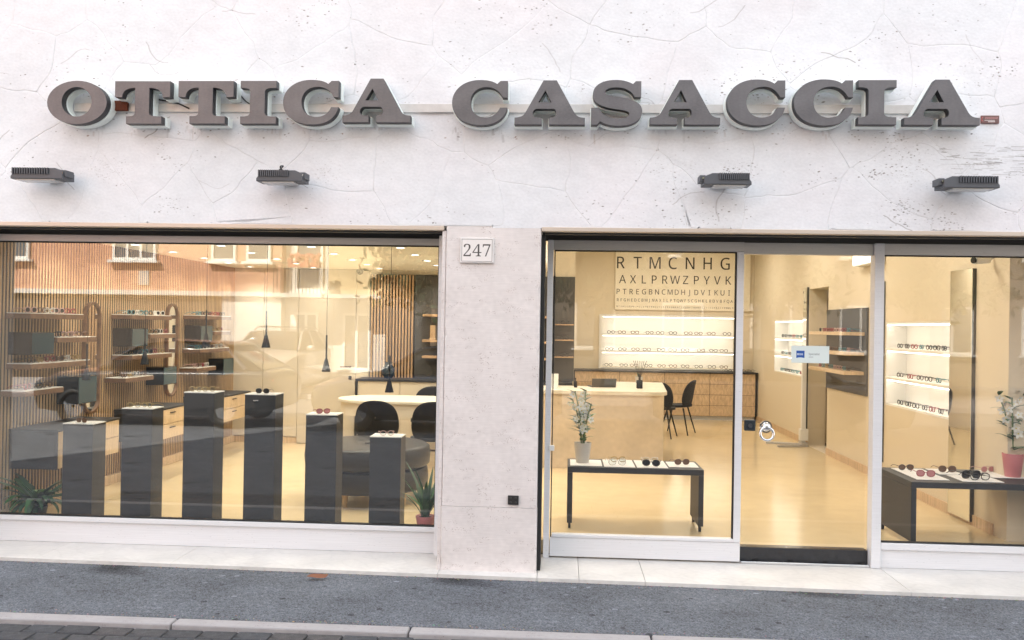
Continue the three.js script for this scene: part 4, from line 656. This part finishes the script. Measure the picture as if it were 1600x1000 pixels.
// ---------------------------------------------------------------- drawer counter, lit niche and eye chart on the back wall
{
  const c = thing('drawer_counter', 'long oak drawer counter with a black top along the back wall', 'counter');
  mesh('carcass', bx(0.2, 3.42, FL + 0.07, 0.925, -10.29, -9.83), mat.laminate, c); mesh('top', bx(0.18, 3.44, 0.926, 0.952, -10.29, -9.78, 0.003), mat.laminate, c); mesh('plinth', bx(0.24, 3.4, FL, FL + 0.069, -10.28, -9.88), mat.alu, c);
  for (let i = 0; i < 4; i++) for (let k = 0; k < 4; k++) mesh('drawer_front', bx(0.225 + i * 0.795, 1.012 + i * 0.795, FL + 0.075 + k * 0.188, FL + 0.258 + k * 0.188, -9.829, -9.81, 0.003), mat.counter, c);
  const n = thing('lit_niche', 'long glowing display niche in the back wall under the eye chart', 'niche');
  mesh('back_panel', bx(0.7, 3.13, 0.99, 1.92, -10.5, -10.48), mat.white, n);
  mesh('frame', merge([bx(0.66, 3.17, 1.92, 1.95, -10.3, -10.27), bx(0.66, 3.17, 0.96, 0.99, -10.3, -10.27), bx(0.66, 0.7, 0.99, 1.92, -10.3, -10.27), bx(3.13, 3.17, 0.99, 1.92, -10.3, -10.27)]), mat.white, n);
  for (const y of [1.26, 1.57, 1.915]) {                              // an LED strip behind the front lip of each shelf
    mesh('led_strip', bx(0.73, 3.1, y - 0.012, y - 0.004, -10.3, -10.286), mat.ledStrip, n);
    const l = new THREE.RectAreaLight(LAMP, NICHE_I, 2.35, 0.02); l.name = 'niche_strip_light'; l.position.set(1.915, y - 0.016, -10.3); l.lookAt(1.915, y - 0.2, -10.48); scene.add(l);
  }
  const names = ['lowest', 'middle', 'top'];
  [0.995, 1.29, 1.6].forEach((y, i) => { if (i) mesh('shelf', bx(0.702, 3.128, y - 0.025, y, -10.478, -10.28, 0.002), mat.white, n); rowOf(10, 0.75, 3.08, (x, nth) => smallSpecs(x, y, -10.36, rr(-0.15, 0.15), `${nth} eyeglasses from left in the ${names[i]} row of the glowing back wall niche`, `eyeglasses in ${names[i]} row of back niche`, pick(frameMats.slice(0, 3))).scale.setScalar(1.15)); });
  const e = thing('eye_chart', 'large cream eye test chart with rows of shrinking letters', 'chart');
  mesh('board', bx(0.94, 3.38, 2.04, 3.12, -10.296, -10.262, 0.002), M({ color: C(0.8, 0.72, 0.58), roughness: 0.6 }), e);
  const tex = canvasTex(2048, 906, (x, w, h) => {
    x.fillStyle = '#f1e9d6'; x.fillRect(0, 0, w, h); x.fillStyle = '#2c2622'; x.textAlign = 'center';
    const line = (s, y, px, x0, x1, weight = '') => { x.font = `${weight}${px}px sans-serif`; [...s].forEach((ch, i) => x.fillText(ch, x0 + (x1 - x0) * (i + 0.5) / s.length, y)); };
    line('RTMCNHG', 272, 252, -66, 1800); line('AXLPRWZPYVK', 501, 176, 26, 1790); line('PTREGBNCMDHJDVIKUIL', 668, 112, -10, 1880); line('RFGHEDCBMJNAXILPTQWFSCGHKLRDVBFQABFS', 780, 62, 10, 1960); line('RTFHEYRDNLPULXFNTRNGUCLSZSXDWRATSVUDFTRDRFSAKGNGYKECYRWMLNIFSLD', 872, 34, 14, 1960);
  });
  const g = new THREE.PlaneGeometry(2.43, 1.075); g.translate(2.16, 2.58, -10.2605); mesh('print', g, M({ map: tex, roughness: 0.6 }), e);
  for (let k = 0; k < 5; k++) smallSpecs(2.95 + k * 0.1, 0.952, -9.95 + rr(-0.05, 0.05), rr(-0.5, 0.5), ORD[k] + ' dark eyeglasses from left heaped at the right end of the drawer counter', 'eyeglasses heaped on the drawer counter', frameMats[k % 3]);
}
// ---------------------------------------------------------------- right wall
{
  const shelfRow = (z0, z1, y, x, n, label, group, ms) => rowOf(n, z0, z1, (z, nth) => smallSpecs(x, y, z, -Math.PI / 2 + rr(-0.15, 0.15), nth + label, group, ms ? pick(ms) : undefined));
  const nn = (name, z0, z1, y0, y1, ys, words, ns) => {
    const n = thing(name, `white lit niche ${words}`, 'niche');
    mesh('back_panel', bx(3.66, 3.675, y0, y1, z1, z0), mat.white, n);
    for (const y of [ys[1] - 0.032, ys[2] - 0.032, y1 - 0.022]) {
      mesh('led_strip', bx(3.456, 3.47, y - 0.01, y - 0.002, z1 + 0.04, z0 - 0.04), mat.ledStrip, n);
      const l = new THREE.RectAreaLight(LAMP, NICHE_I * 0.6, z0 - z1 - 0.1, 0.02); l.name = 'niche_strip_light'; l.position.set(3.468, y - 0.014, (z0 + z1) / 2); l.lookAt(3.66, y - 0.2, (z0 + z1) / 2); scene.add(l);
    } mesh('liner', merge([bx(3.452, 3.66, y0, y0 + 0.02, z1, z0), bx(3.452, 3.66, y1 - 0.02, y1, z1, z0), bx(3.452, 3.66, y0 + 0.02, y1 - 0.02, z1, z1 + 0.02), bx(3.452, 3.66, y0 + 0.02, y1 - 0.02, z0 - 0.02, z0)]), mat.white, n);
    ys.forEach((y, i) => { if (i) mesh('shelf', bx(3.44, 3.658, y - 0.03, y, z1 + 0.021, z0 - 0.021, 0.003), mat.white, n); shelfRow(z0 - 0.12, z1 + 0.1, y, 3.53, ns[i], ` eyeglasses from right in ${['lowest', 'middle', 'top'][i]} row, niche ${words}`, `eyeglasses, ${['lowest', 'middle', 'top'][i]} row, niche ${words}`, [frameMats[0], frameMats[0], frameMats[1], frameMats[3], frameMats[4]]); });
  };
  nn('wall_niche', -1.93, -3.6, 0.93, 1.81, [0.95, 1.235, 1.54], 'in the right wall beside the tall mirror', [7, 6, 8]);
  nn('wall_niche', -6.85, -8.65, 1.04, 1.87, [1.06, 1.33, 1.6], 'in the right wall beyond the doorway', [7, 7, 7]);
  for (const [z0, z1, y0, y1, l] of [[-1.51, -1.93, 0.13, 2.25, 'widest tall mirror on the right wall, nearest the window'], [-3.63, -3.83, 0.31, 2.25, 'narrow tall mirror on the right wall beyond the first niche'], [-6.62, -6.8, 0.33, 2.32, 'narrow tall mirror on the right wall beyond the doorway']]) {
    const m = thing('tall_mirror', l, 'mirror', 'tall mirrors on the right wall'); mesh('mirror_glass', bx(3.414, 3.42, y0, y1, z1, z0), mat.mirror, m); mesh('backing', bx(3.421, 3.449, y0, y1, z1 - 0.004, z0 + 0.004), mat.greyPanel, m);
  }
  const g = thing('grey_shelf_panel', 'dark grey wall panel with three pale shelves on the right wall', 'shelf panel');
  mesh('panel', bx(3.425, 3.449, 0.975, 1.98, -5.68, -4.14), mat.greyPanel, g);
  [1.25, 1.47, 1.7].forEach((y, i) => { mesh('shelf', bx(3.2, 3.424, y - 0.04, y, -5.68, -4.2, 0.003), mat.drawer, g); shelfRow(-4.3, -5.6, y, 3.3, 8, ` eyeglasses from right on the ${['lowest', 'middle', 'top'][i]} shelf of the dark grey panel`, `eyeglasses, ${['lowest', 'middle', 'top'][i]} shelf, grey panel`); });
  const s = thing('screen_stand', 'white floor stand with a forked metal foot near the doorway', 'stand', null, [3.36, FL, -6.5]);
  mesh('post', bx(-0.03, 0.03, 0.05, 1.35, -0.03, 0.03, 0.006), mat.white, s); mesh('box', bx(-0.05, 0.06, 0.08, 0.24, -0.05, 0.05, 0.004), mat.white, s); mesh('foot', merge([bx(-0.42, 0.02, 0.0, 0.03, 0.06, 0.1, 0.004).rotateY(0.25), bx(-0.5, 0.02, 0.0, 0.03, -0.1, -0.06, 0.004).rotateY(-0.25), bx(-0.04, 0.04, 0.0, 0.06, -0.1, 0.1, 0.004)]), mat.aluDark, s);
  const em = thing('emergency_light', 'white emergency light box high on the right wall', 'light', null, [3.36, 2.52, -4.0]);
  mesh('case', bx(-0.03, 0.085, -0.07, 0.07, -0.36, 0.36, 0.006), mat.white, em); mesh('lamp_diffuser', bx(-0.036, -0.031, -0.055, 0.055, -0.34, 0.34), mat.lightPanel, em);
  const cam = thing('wall_camera', 'small white and black camera at the top of the right-hand window', 'camera', null, [3.36, 2.3, -1.22]); mesh('body', rod(V(0.05, 0.0, 0), V(-0.08, -0.01, 0.05), 0.03, 14), mat.white, cam); mesh('lens_cap', rod(V(-0.08, -0.01, 0.05), V(-0.095, -0.012, 0.056), 0.024, 12), mat.black, cam); mesh('arm', rod(V(0.05, 0, 0), V(0.09, 0.02, 0), 0.012), mat.white, cam);
}
// ---------------------------------------------------------------- lamps in the ceilings
{
  let first = null;
  for (const x of [-4.05, -3.22, -2.36, -1.52, -0.68]) for (const z of [-1.25, -2.05, -2.87, -3.68, -4.42, -5.15]) {
    let o = first;
    if (!o) { o = first = thing('downlight', 'small round recessed lamp in the ceiling of the left room', 'ceiling lamp', 'recessed lamps in the left ceiling'); mesh('ring', new THREE.TorusGeometry(0.05, 0.006, 8, 24).rotateX(Math.PI / 2), mat.white, o); mesh('lamp_disc', new THREE.CylinderGeometry(0.046, 0.046, 0.006, 24).translate(0, 0.001, 0), mat.downlight, o); }
    else o = copy(first);
    o.userData.label = `recessed ceiling lamp, ${ORD[[-4.05, -3.22, -2.36, -1.52, -0.68].indexOf(x)]} column from slatted wall, ${ORD[[-1.25, -2.05, -2.87, -3.68, -4.42, -5.15].indexOf(z)]} row from window`;
    o.position.set(x, 2.416, z);
    const l = new THREE.SpotLight(LAMP, 0.84, 0, 1.25, 0.6, 2); l.name = 'downlight_beam'; l.position.set(x, 2.405, z); l.target.position.set(x, 0, z); l.shadow.radius = 2.2; l.castShadow = true; scene.add(l, l.target);
  }
  first = null;
  for (const x of [0.7, 2.4]) for (const z of [-1.7, -3.9, -6.1, -8.6]) {
    let o = first;
    if (!o) { o = first = thing('ceiling_panel_lamp', 'square flush lamp in the high ceiling of the right room', 'ceiling lamp', 'panel lamps in the right ceiling'); mesh('frame', bx(-0.32, 0.32, -0.012, 0.0, -0.32, 0.32, 0.003), mat.white, o); mesh('lamp_diffuser', bx(-0.3, 0.3, -0.016, -0.0125, -0.3, 0.3), mat.lightPanel, o); }
    else o = copy(first);
    o.userData.label = `square flush ceiling lamp, ${x < 1 ? 'left' : 'right'} row, ${ORD[[-1.7, -3.9, -6.1, -8.6].indexOf(z)]} from the window`;
    o.position.set(x, 3.199, z);
    const l = new THREE.RectAreaLight(LAMP, 4.7, 0.6, 0.6); l.name = 'panel_lamp_glow'; l.position.set(x, 3.18, z); l.rotation.x = -Math.PI / 2; scene.add(l);
  }
}
// ================================================================ the far side of the street, seen in the glass
struct('far_pavement', bx(-40, 40, -0.2, 0.03, 13.6, 17.6), mat.kerb);
{
  const brick = M({ map: rep(brickMap, 0.62, 1.6), roughness: 0.9 }), render = M({ map: rep(blotch, 0.4, 0.4), color: C(0.8, 0.78, 0.74), roughness: 0.9 }), cream = M({ map: rep(blotch, 0.4, 0.4), color: C(0.82, 0.66, 0.4), roughness: 0.9 }), paneM = M({ color: C(0.12, 0.14, 0.16), roughness: 0.08 });
  function win(o, x0, x1, y0, y1, z, mull = 2) {
    const f = mesh('window', merge([bx(x0, x1, y0, y0 + 0.07, z - 0.09, z + 0.02), bx(x0, x1, y1 - 0.07, y1, z - 0.09, z + 0.02), ...Array.from({ length: mull + 1 }, (_, k) => { const x = x0 + (x1 - x0 - 0.07) * k / mull; return bx(x, x + 0.07, y0 + 0.07, y1 - 0.07, z - 0.09, z + 0.02); })]), mat.white, o);
    mesh('pane', bx(x0 + 0.02, x1 - 0.02, y0 + 0.02, y1 - 0.02, z - 0.05, z - 0.01), paneM, f); mesh('sill', bx(x0 - 0.1, x1 + 0.1, y0 - 0.08, y0 - 0.005, z - 0.2, z, 0.01), mat.white, f);
  }
  const a = thing('brick_apartment_block', 'pink brick apartment block with white windows across the street', 'building');
  mesh('wall', bx(-24, -7.9, 2.55, 13, 17.6, 27), brick, a); mesh('ground_floor', bx(-24, -9.6, -0.2, 2.41, 17.6, 27), M({ map: rep(blotch, 0.4, 0.4), color: C(0.09, 0.075, 0.065), roughness: 0.85 }), a); mesh('white_ground_floor', bx(-9.59, -7.9, -0.2, 2.41, 17.6, 27), render, a); mesh('string_course', bx(-24, -7.9, 2.42, 2.549, 17.45, 17.6), render, a); mesh('roof', bx(-24.2, -7.7, 13, 13.4, 17.3, 27.2), render, a);  // dark ground floor: shade put into its colour, so its mirror image stays dim
  for (const y of [3.4, 6.4, 9.4]) for (const [x0, x1, m] of [[-21, -19.6, 3], [-18.2, -16.9, 2], [-16.2, -15.2, 2], [-12.75, -11.5, 3], [-9.9, -9.2, 1], [-8.9, -8.2, 1]]) win(a, x0, x1, y, y + 1.5, 17.6, m);
  mesh('vent_grille', bx(-12, -11.7, 2.7, 3.1, 17.56, 17.6), mat.aluDark, a);
  const b = thing('cream_apartment_block', 'cream and white apartment block with a flowered balcony across the street', 'building');
  mesh('wall', bx(-7.88, -6.5, -0.2, 12, 17.9, 27), render, b); mesh('yellow_wall', bx(-6.49, -5.0, 2.5, 12, 17.3, 27), cream, b); mesh('ground_floor', bx(-6.49, -5.0, -0.2, 2.4, 17.9, 27), render, b); mesh('slab_edge', bx(-6.6, -4.9, 2.4, 2.5, 17.0, 27), render, b);
  win(b, -7.6, -6.8, 2.6, 4.6, 17.9, 1); win(b, -7.6, -6.9, 0.0, 2.0, 17.9, 2); win(b, -6.2, -5.4, 0.4, 2.0, 17.9, 2);
  mesh('balcony_slab', bx(-7.88, -6.52, 2.4, 2.5, 16.7, 17.9), render, b);
  const bars = []; for (let k = 0; k < 14; k++) bars.push(rod(V(-7.85 + k * 0.1, 2.5, 16.75), V(-7.85 + k * 0.1, 3.3, 16.75), 0.012, 6)); bars.push(bx(-7.88, -6.52, 3.3, 3.34, 16.73, 16.77)); mesh('railing', merge(bars), mat.black, b);
  const fl = M({ color: C(0.45, 0.13, 0.1), roughness: 0.9 });
  for (let k = 0; k < 3; k++) mesh('flower_box', merge([bx(-7.4 + k * 0.3, -7.15 + k * 0.3, 3.2, 3.34, 16.55, 16.72), ...Array.from({ length: 9 }, () => new THREE.IcosahedronGeometry(rr(0.05, 0.09), 0).translate(-7.28 + k * 0.3 + rr(-0.13, 0.13), 3.42 + rr(-0.05, 0.12), 16.63 + rr(-0.08, 0.08)))]), fl, b);
  const c = thing('far_apartment_block', 'brown apartment block behind the street trees', 'building');
  mesh('wall', bx(-4, 26, -0.2, 11, 24, 33), M({ map: rep(blotch, 0.3, 0.3), color: C(0.3, 0.25, 0.2), roughness: 0.9 }), c); mesh('roof', bx(-4.2, 26.2, 11, 11.3, 23.8, 33.2), render, c);
  for (let f = 0; f < 3; f++) for (let k = 0; k < 9; k++) win(c, -2.6 + k * 3, -1.2 + k * 3, 1 + f * 3.2, 2.6 + f * 3.2, 24, 2);
  // street trees, leaf by leaf
  const q = rng(77), pos = [], nrm = [], quad = (x, y, z, s) => { const u = V(q() - 0.5, q() - 0.5, q() - 0.5).normalize(), w = V(q() - 0.5, q() - 0.5, q() - 0.5).cross(u).normalize(), n = u.clone().cross(w); const P4 = [[-1, 0], [0, -0.5], [1, 0], [0, 0.5]].map(([i, j]) => V(x, y, z).addScaledVector(u, i * s).addScaledVector(w, j * s)); for (const i of [0, 1, 2, 0, 2, 3]) { pos.push(P4[i].x, P4[i].y, P4[i].z); nrm.push(n.x, n.y, n.z); } };
  for (let k = 0; k < 70; k++) { const t = q() * 6.3, h = q(), r = 2.3 * Math.sqrt(q()) * Math.sin(Math.PI * (0.15 + h * 0.8)), cx = Math.cos(t) * r, cz = Math.sin(t) * r, cy = 2.3 + h * 4.6; for (let i = 0; i < 90; i++) quad(cx + (q() + q() - 1) * 0.75, cy + (q() + q() - 1) * 0.6, cz + (q() + q() - 1) * 0.75, 0.09 + q() * 0.07); }
  const crown = new THREE.BufferGeometry(); crown.setAttribute('position', new THREE.Float32BufferAttribute(pos, 3)); crown.setAttribute('normal', new THREE.Float32BufferAttribute(nrm, 3));
  const trunk = merge([rod(V(0, 0, 0), V(0.05, 2.6, 0), 0.17, 10, 0.12), rod(V(0.05, 2.5, 0), V(0.9, 4.6, 0.3), 0.09, 8, 0.04), rod(V(0.05, 2.6, 0), V(-0.8, 4.8, -0.2), 0.09, 8, 0.04), rod(V(0.05, 2.6, 0), V(0.1, 5.6, 0.1), 0.1, 8, 0.03)]);
  const lm = M({ color: C(0.035, 0.06, 0.025), roughness: 0.8, side: THREE.DoubleSide }), bm = M({ color: C(0.14, 0.1, 0.07), roughness: 0.95 });
  [[-3.2, 15.2, 0], [0.9, 15.6, 1.2], [5.0, 15.1, 2.5], [9.2, 15.5, 4]].forEach(([x, z, t], i) => { const o = thing('street_tree', ['leftmost', 'second', 'third', 'rightmost'][i] + ' of the leafy street trees on the far pavement', 'tree', 'street trees', [x, 0.03, z], t); mesh('trunk', trunk, bm, o); mesh('crown', crown, lm, o); });
}
function car(label, x, z, turn, paint, tall) {
  const o = thing('parked_car', label, 'car', 'parked cars', [x, -0.085, z], turn), h = tall ? 0.16 : 0, pm = MP({ color: C(...paint), metalness: 0.35, roughness: 0.35, clearcoat: 1, clearcoatRoughness: 0.05 });
  const gl = M({ color: C(0.02, 0.024, 0.028), roughness: 0.06 });
  // loft: rows of [x, [half width, height] ...]
  const loft = (rows) => { const pos = [], idx = [], n = rows[0][1].length * 2; for (const [lx, half] of rows) { const ring = [...half.map(([w, y]) => [w, y]), ...half.slice().reverse().map(([w, y]) => [-w, y])]; for (const [w, y] of ring) pos.push(lx, y, w); } for (let r = 0; r + 1 < rows.length; r++) for (let i = 0; i < n; i++) { const j = (i + 1) % n; idx.push(r * n + i, r * n + j, (r + 1) * n + j, r * n + i, (r + 1) * n + j, (r + 1) * n + i); } for (const r of [0, rows.length - 1]) for (let i = 1; i + 1 < n; i++) idx.push(r * n, r * n + i, r * n + i + 1); const g = new THREE.BufferGeometry(); g.setAttribute('position', new THREE.Float32BufferAttribute(pos, 3)); g.setIndex(idx); g.computeVertexNormals(); return g; };
  const sec = (lx, w, y0, ys, yt) => [lx, [[w * 0.86, y0], [w, y0 + 0.16], [w, ys - 0.06], [w * 0.96, ys], [w * 0.7, yt], [w * 0.3, yt + 0.015]]];
  mesh('body', loft([sec(-2.1, 0.7, 0.36, 0.6 + h, 0.66 + h), sec(-2.02, 0.8, 0.26, 0.72 + h, 0.76 + h), sec(-1.7, 0.86, 0.22, 0.82 + h, 0.88 + h), sec(-1.1, 0.89, 0.2, 0.9 + h, 0.96 + h), sec(-0.6, 0.9, 0.2, 0.93 + h, 0.98 + h), sec(0.8, 0.9, 0.2, 0.95 + h, 0.99 + h), sec(1.6, 0.88, 0.22, 0.96 + h, 1.0 + h), sec(1.95, 0.84, 0.28, 0.94 + h, 0.97 + h), sec(2.1, 0.74, 0.36, 0.82 + h, 0.85 + h)]), pm, o);
  const cab = (s, top) => [[-0.95, 0.965, 0.78, 0.966, 0.78], [-0.25, 0.965, 0.8, 1.38, 0.64], [0.3, 0.965, 0.8, 1.44, 0.63], [1.1, 0.965, 0.8, 1.41, 0.62], [1.9, 0.965, 0.76, tall ? 1.32 : 0.99, tall ? 0.6 : 0.7]].map(([lx, y0, w0, y1, w1]) => [lx, [[w0 * s, y0 + h], [w1 * s, y1 + h + top], [w1 * s * 0.5, y1 + h + top + 0.02]]]);
  const cb = mesh('cabin_glass', loft(cab(1, 0)), gl, o);
  const roofRow = (lx, y, w) => [lx, [[w, y + h], [w * 0.9, y + 0.028 + h], [w * 0.4, y + 0.042 + h]]];
  mesh('roof', loft([roofRow(-0.22, 1.375, 0.66), roofRow(0.3, 1.438, 0.65), roofRow(1.15, 1.405, 0.63), roofRow(tall ? 1.75 : 1.3, tall ? 1.345 : 1.36, 0.61)]), pm, o);
  for (const s of [-1, 1]) mesh('pillar', merge([rod(V(-0.93, 0.97 + h, s * 0.77), V(-0.24, 1.385 + h, s * 0.645), 0.03), rod(V(0.35, 0.97 + h, s * 0.8), V(0.35, 1.44 + h, s * 0.64), 0.03), rod(V(1.6, 0.98 + h, s * 0.77), V(1.15, 1.41 + h, s * 0.63), 0.045)]), pm, cb);
  for (const wx of [-1.3, 1.3]) for (const s of [-1, 1]) { const w = mesh('wheel', new THREE.TorusGeometry(0.24, 0.085, 12, 28).scale(1, 1, 1.1).translate(wx, 0.325, s * 0.8), mat.black, o); mesh('rim', merge([cyl(0.19, 0.19, 0.05, 0, -0.025, 0, 24).rotateX(Math.PI / 2).translate(wx, 0.325, s * 0.83), ...[0, 1, 2, 3, 4].map((k) => bx(-0.022, 0.022, 0, 0.18, -0.012, 0.012).rotateZ(k * 1.2566).translate(wx, 0.325, s * 0.862))]), mat.chrome, w); }
  for (const s of [-1, 1]) { mesh('headlight', new THREE.SphereGeometry(0.13, 16, 10).scale(0.7, 0.75, 1.2).translate(-1.97, 0.66 + h * 0.8, s * 0.62), mat.chrome, o); mesh('tail_light', bx(2.0, 2.08, 0.66 + h, 0.84 + h, s * 0.68 - 0.08, s * 0.68 + 0.08, 0.02), M({ color: C(0.35, 0.02, 0.02), roughness: 0.2 }), o); mesh('wing_mirror', new THREE.SphereGeometry(0.09, 12, 8).scale(0.7, 0.8, 1.2).translate(-0.62, 1.02 + h, s * 0.98), pm, o); }
  mesh('grille', bx(-2.13, -2.09, 0.42, 0.6, -0.42, 0.42, 0.01), mat.black, o); mesh('number_plate', bx(-2.145, -2.131, 0.44, 0.54, -0.26, 0.26), mat.white, o);
  if (tall) for (const s of [-1, 1]) mesh('roof_rail', tube([V(-0.2, 1.43 + h, s * 0.56), V(0, 1.5 + h, s * 0.56), V(1.4, 1.48 + h, s * 0.56), V(1.6, 1.4 + h, s * 0.56)], 0.018, 16), mat.chrome, o);
  if (tall) mesh('roof_bar', merge([bx(0.1, 0.16, 1.5 + h, 1.53 + h, -0.6, 0.6), bx(1.1, 1.16, 1.5 + h, 1.53 + h, -0.6, 0.6)]), mat.black, o);
}
car('dark blue parked car mirrored at the right of the display window', -2.1, 8.4, 0, [0.02, 0.04, 0.09], false);
car('grey parked car mirrored in the middle of the display window', -6.9, 8.4, 0, [0.035, 0.038, 0.043], false);
car('silver parked estate car with roof bars on the far kerb', -7.1, 15.0, Math.PI / 2 * -1, [0.42, 0.4, 0.37], true);
car('dark grey parked car mirrored in the right-hand windows', 3.6, 8.4, Math.PI, [0.2, 0.2, 0.2], false);
renderer.render(scene, camera);
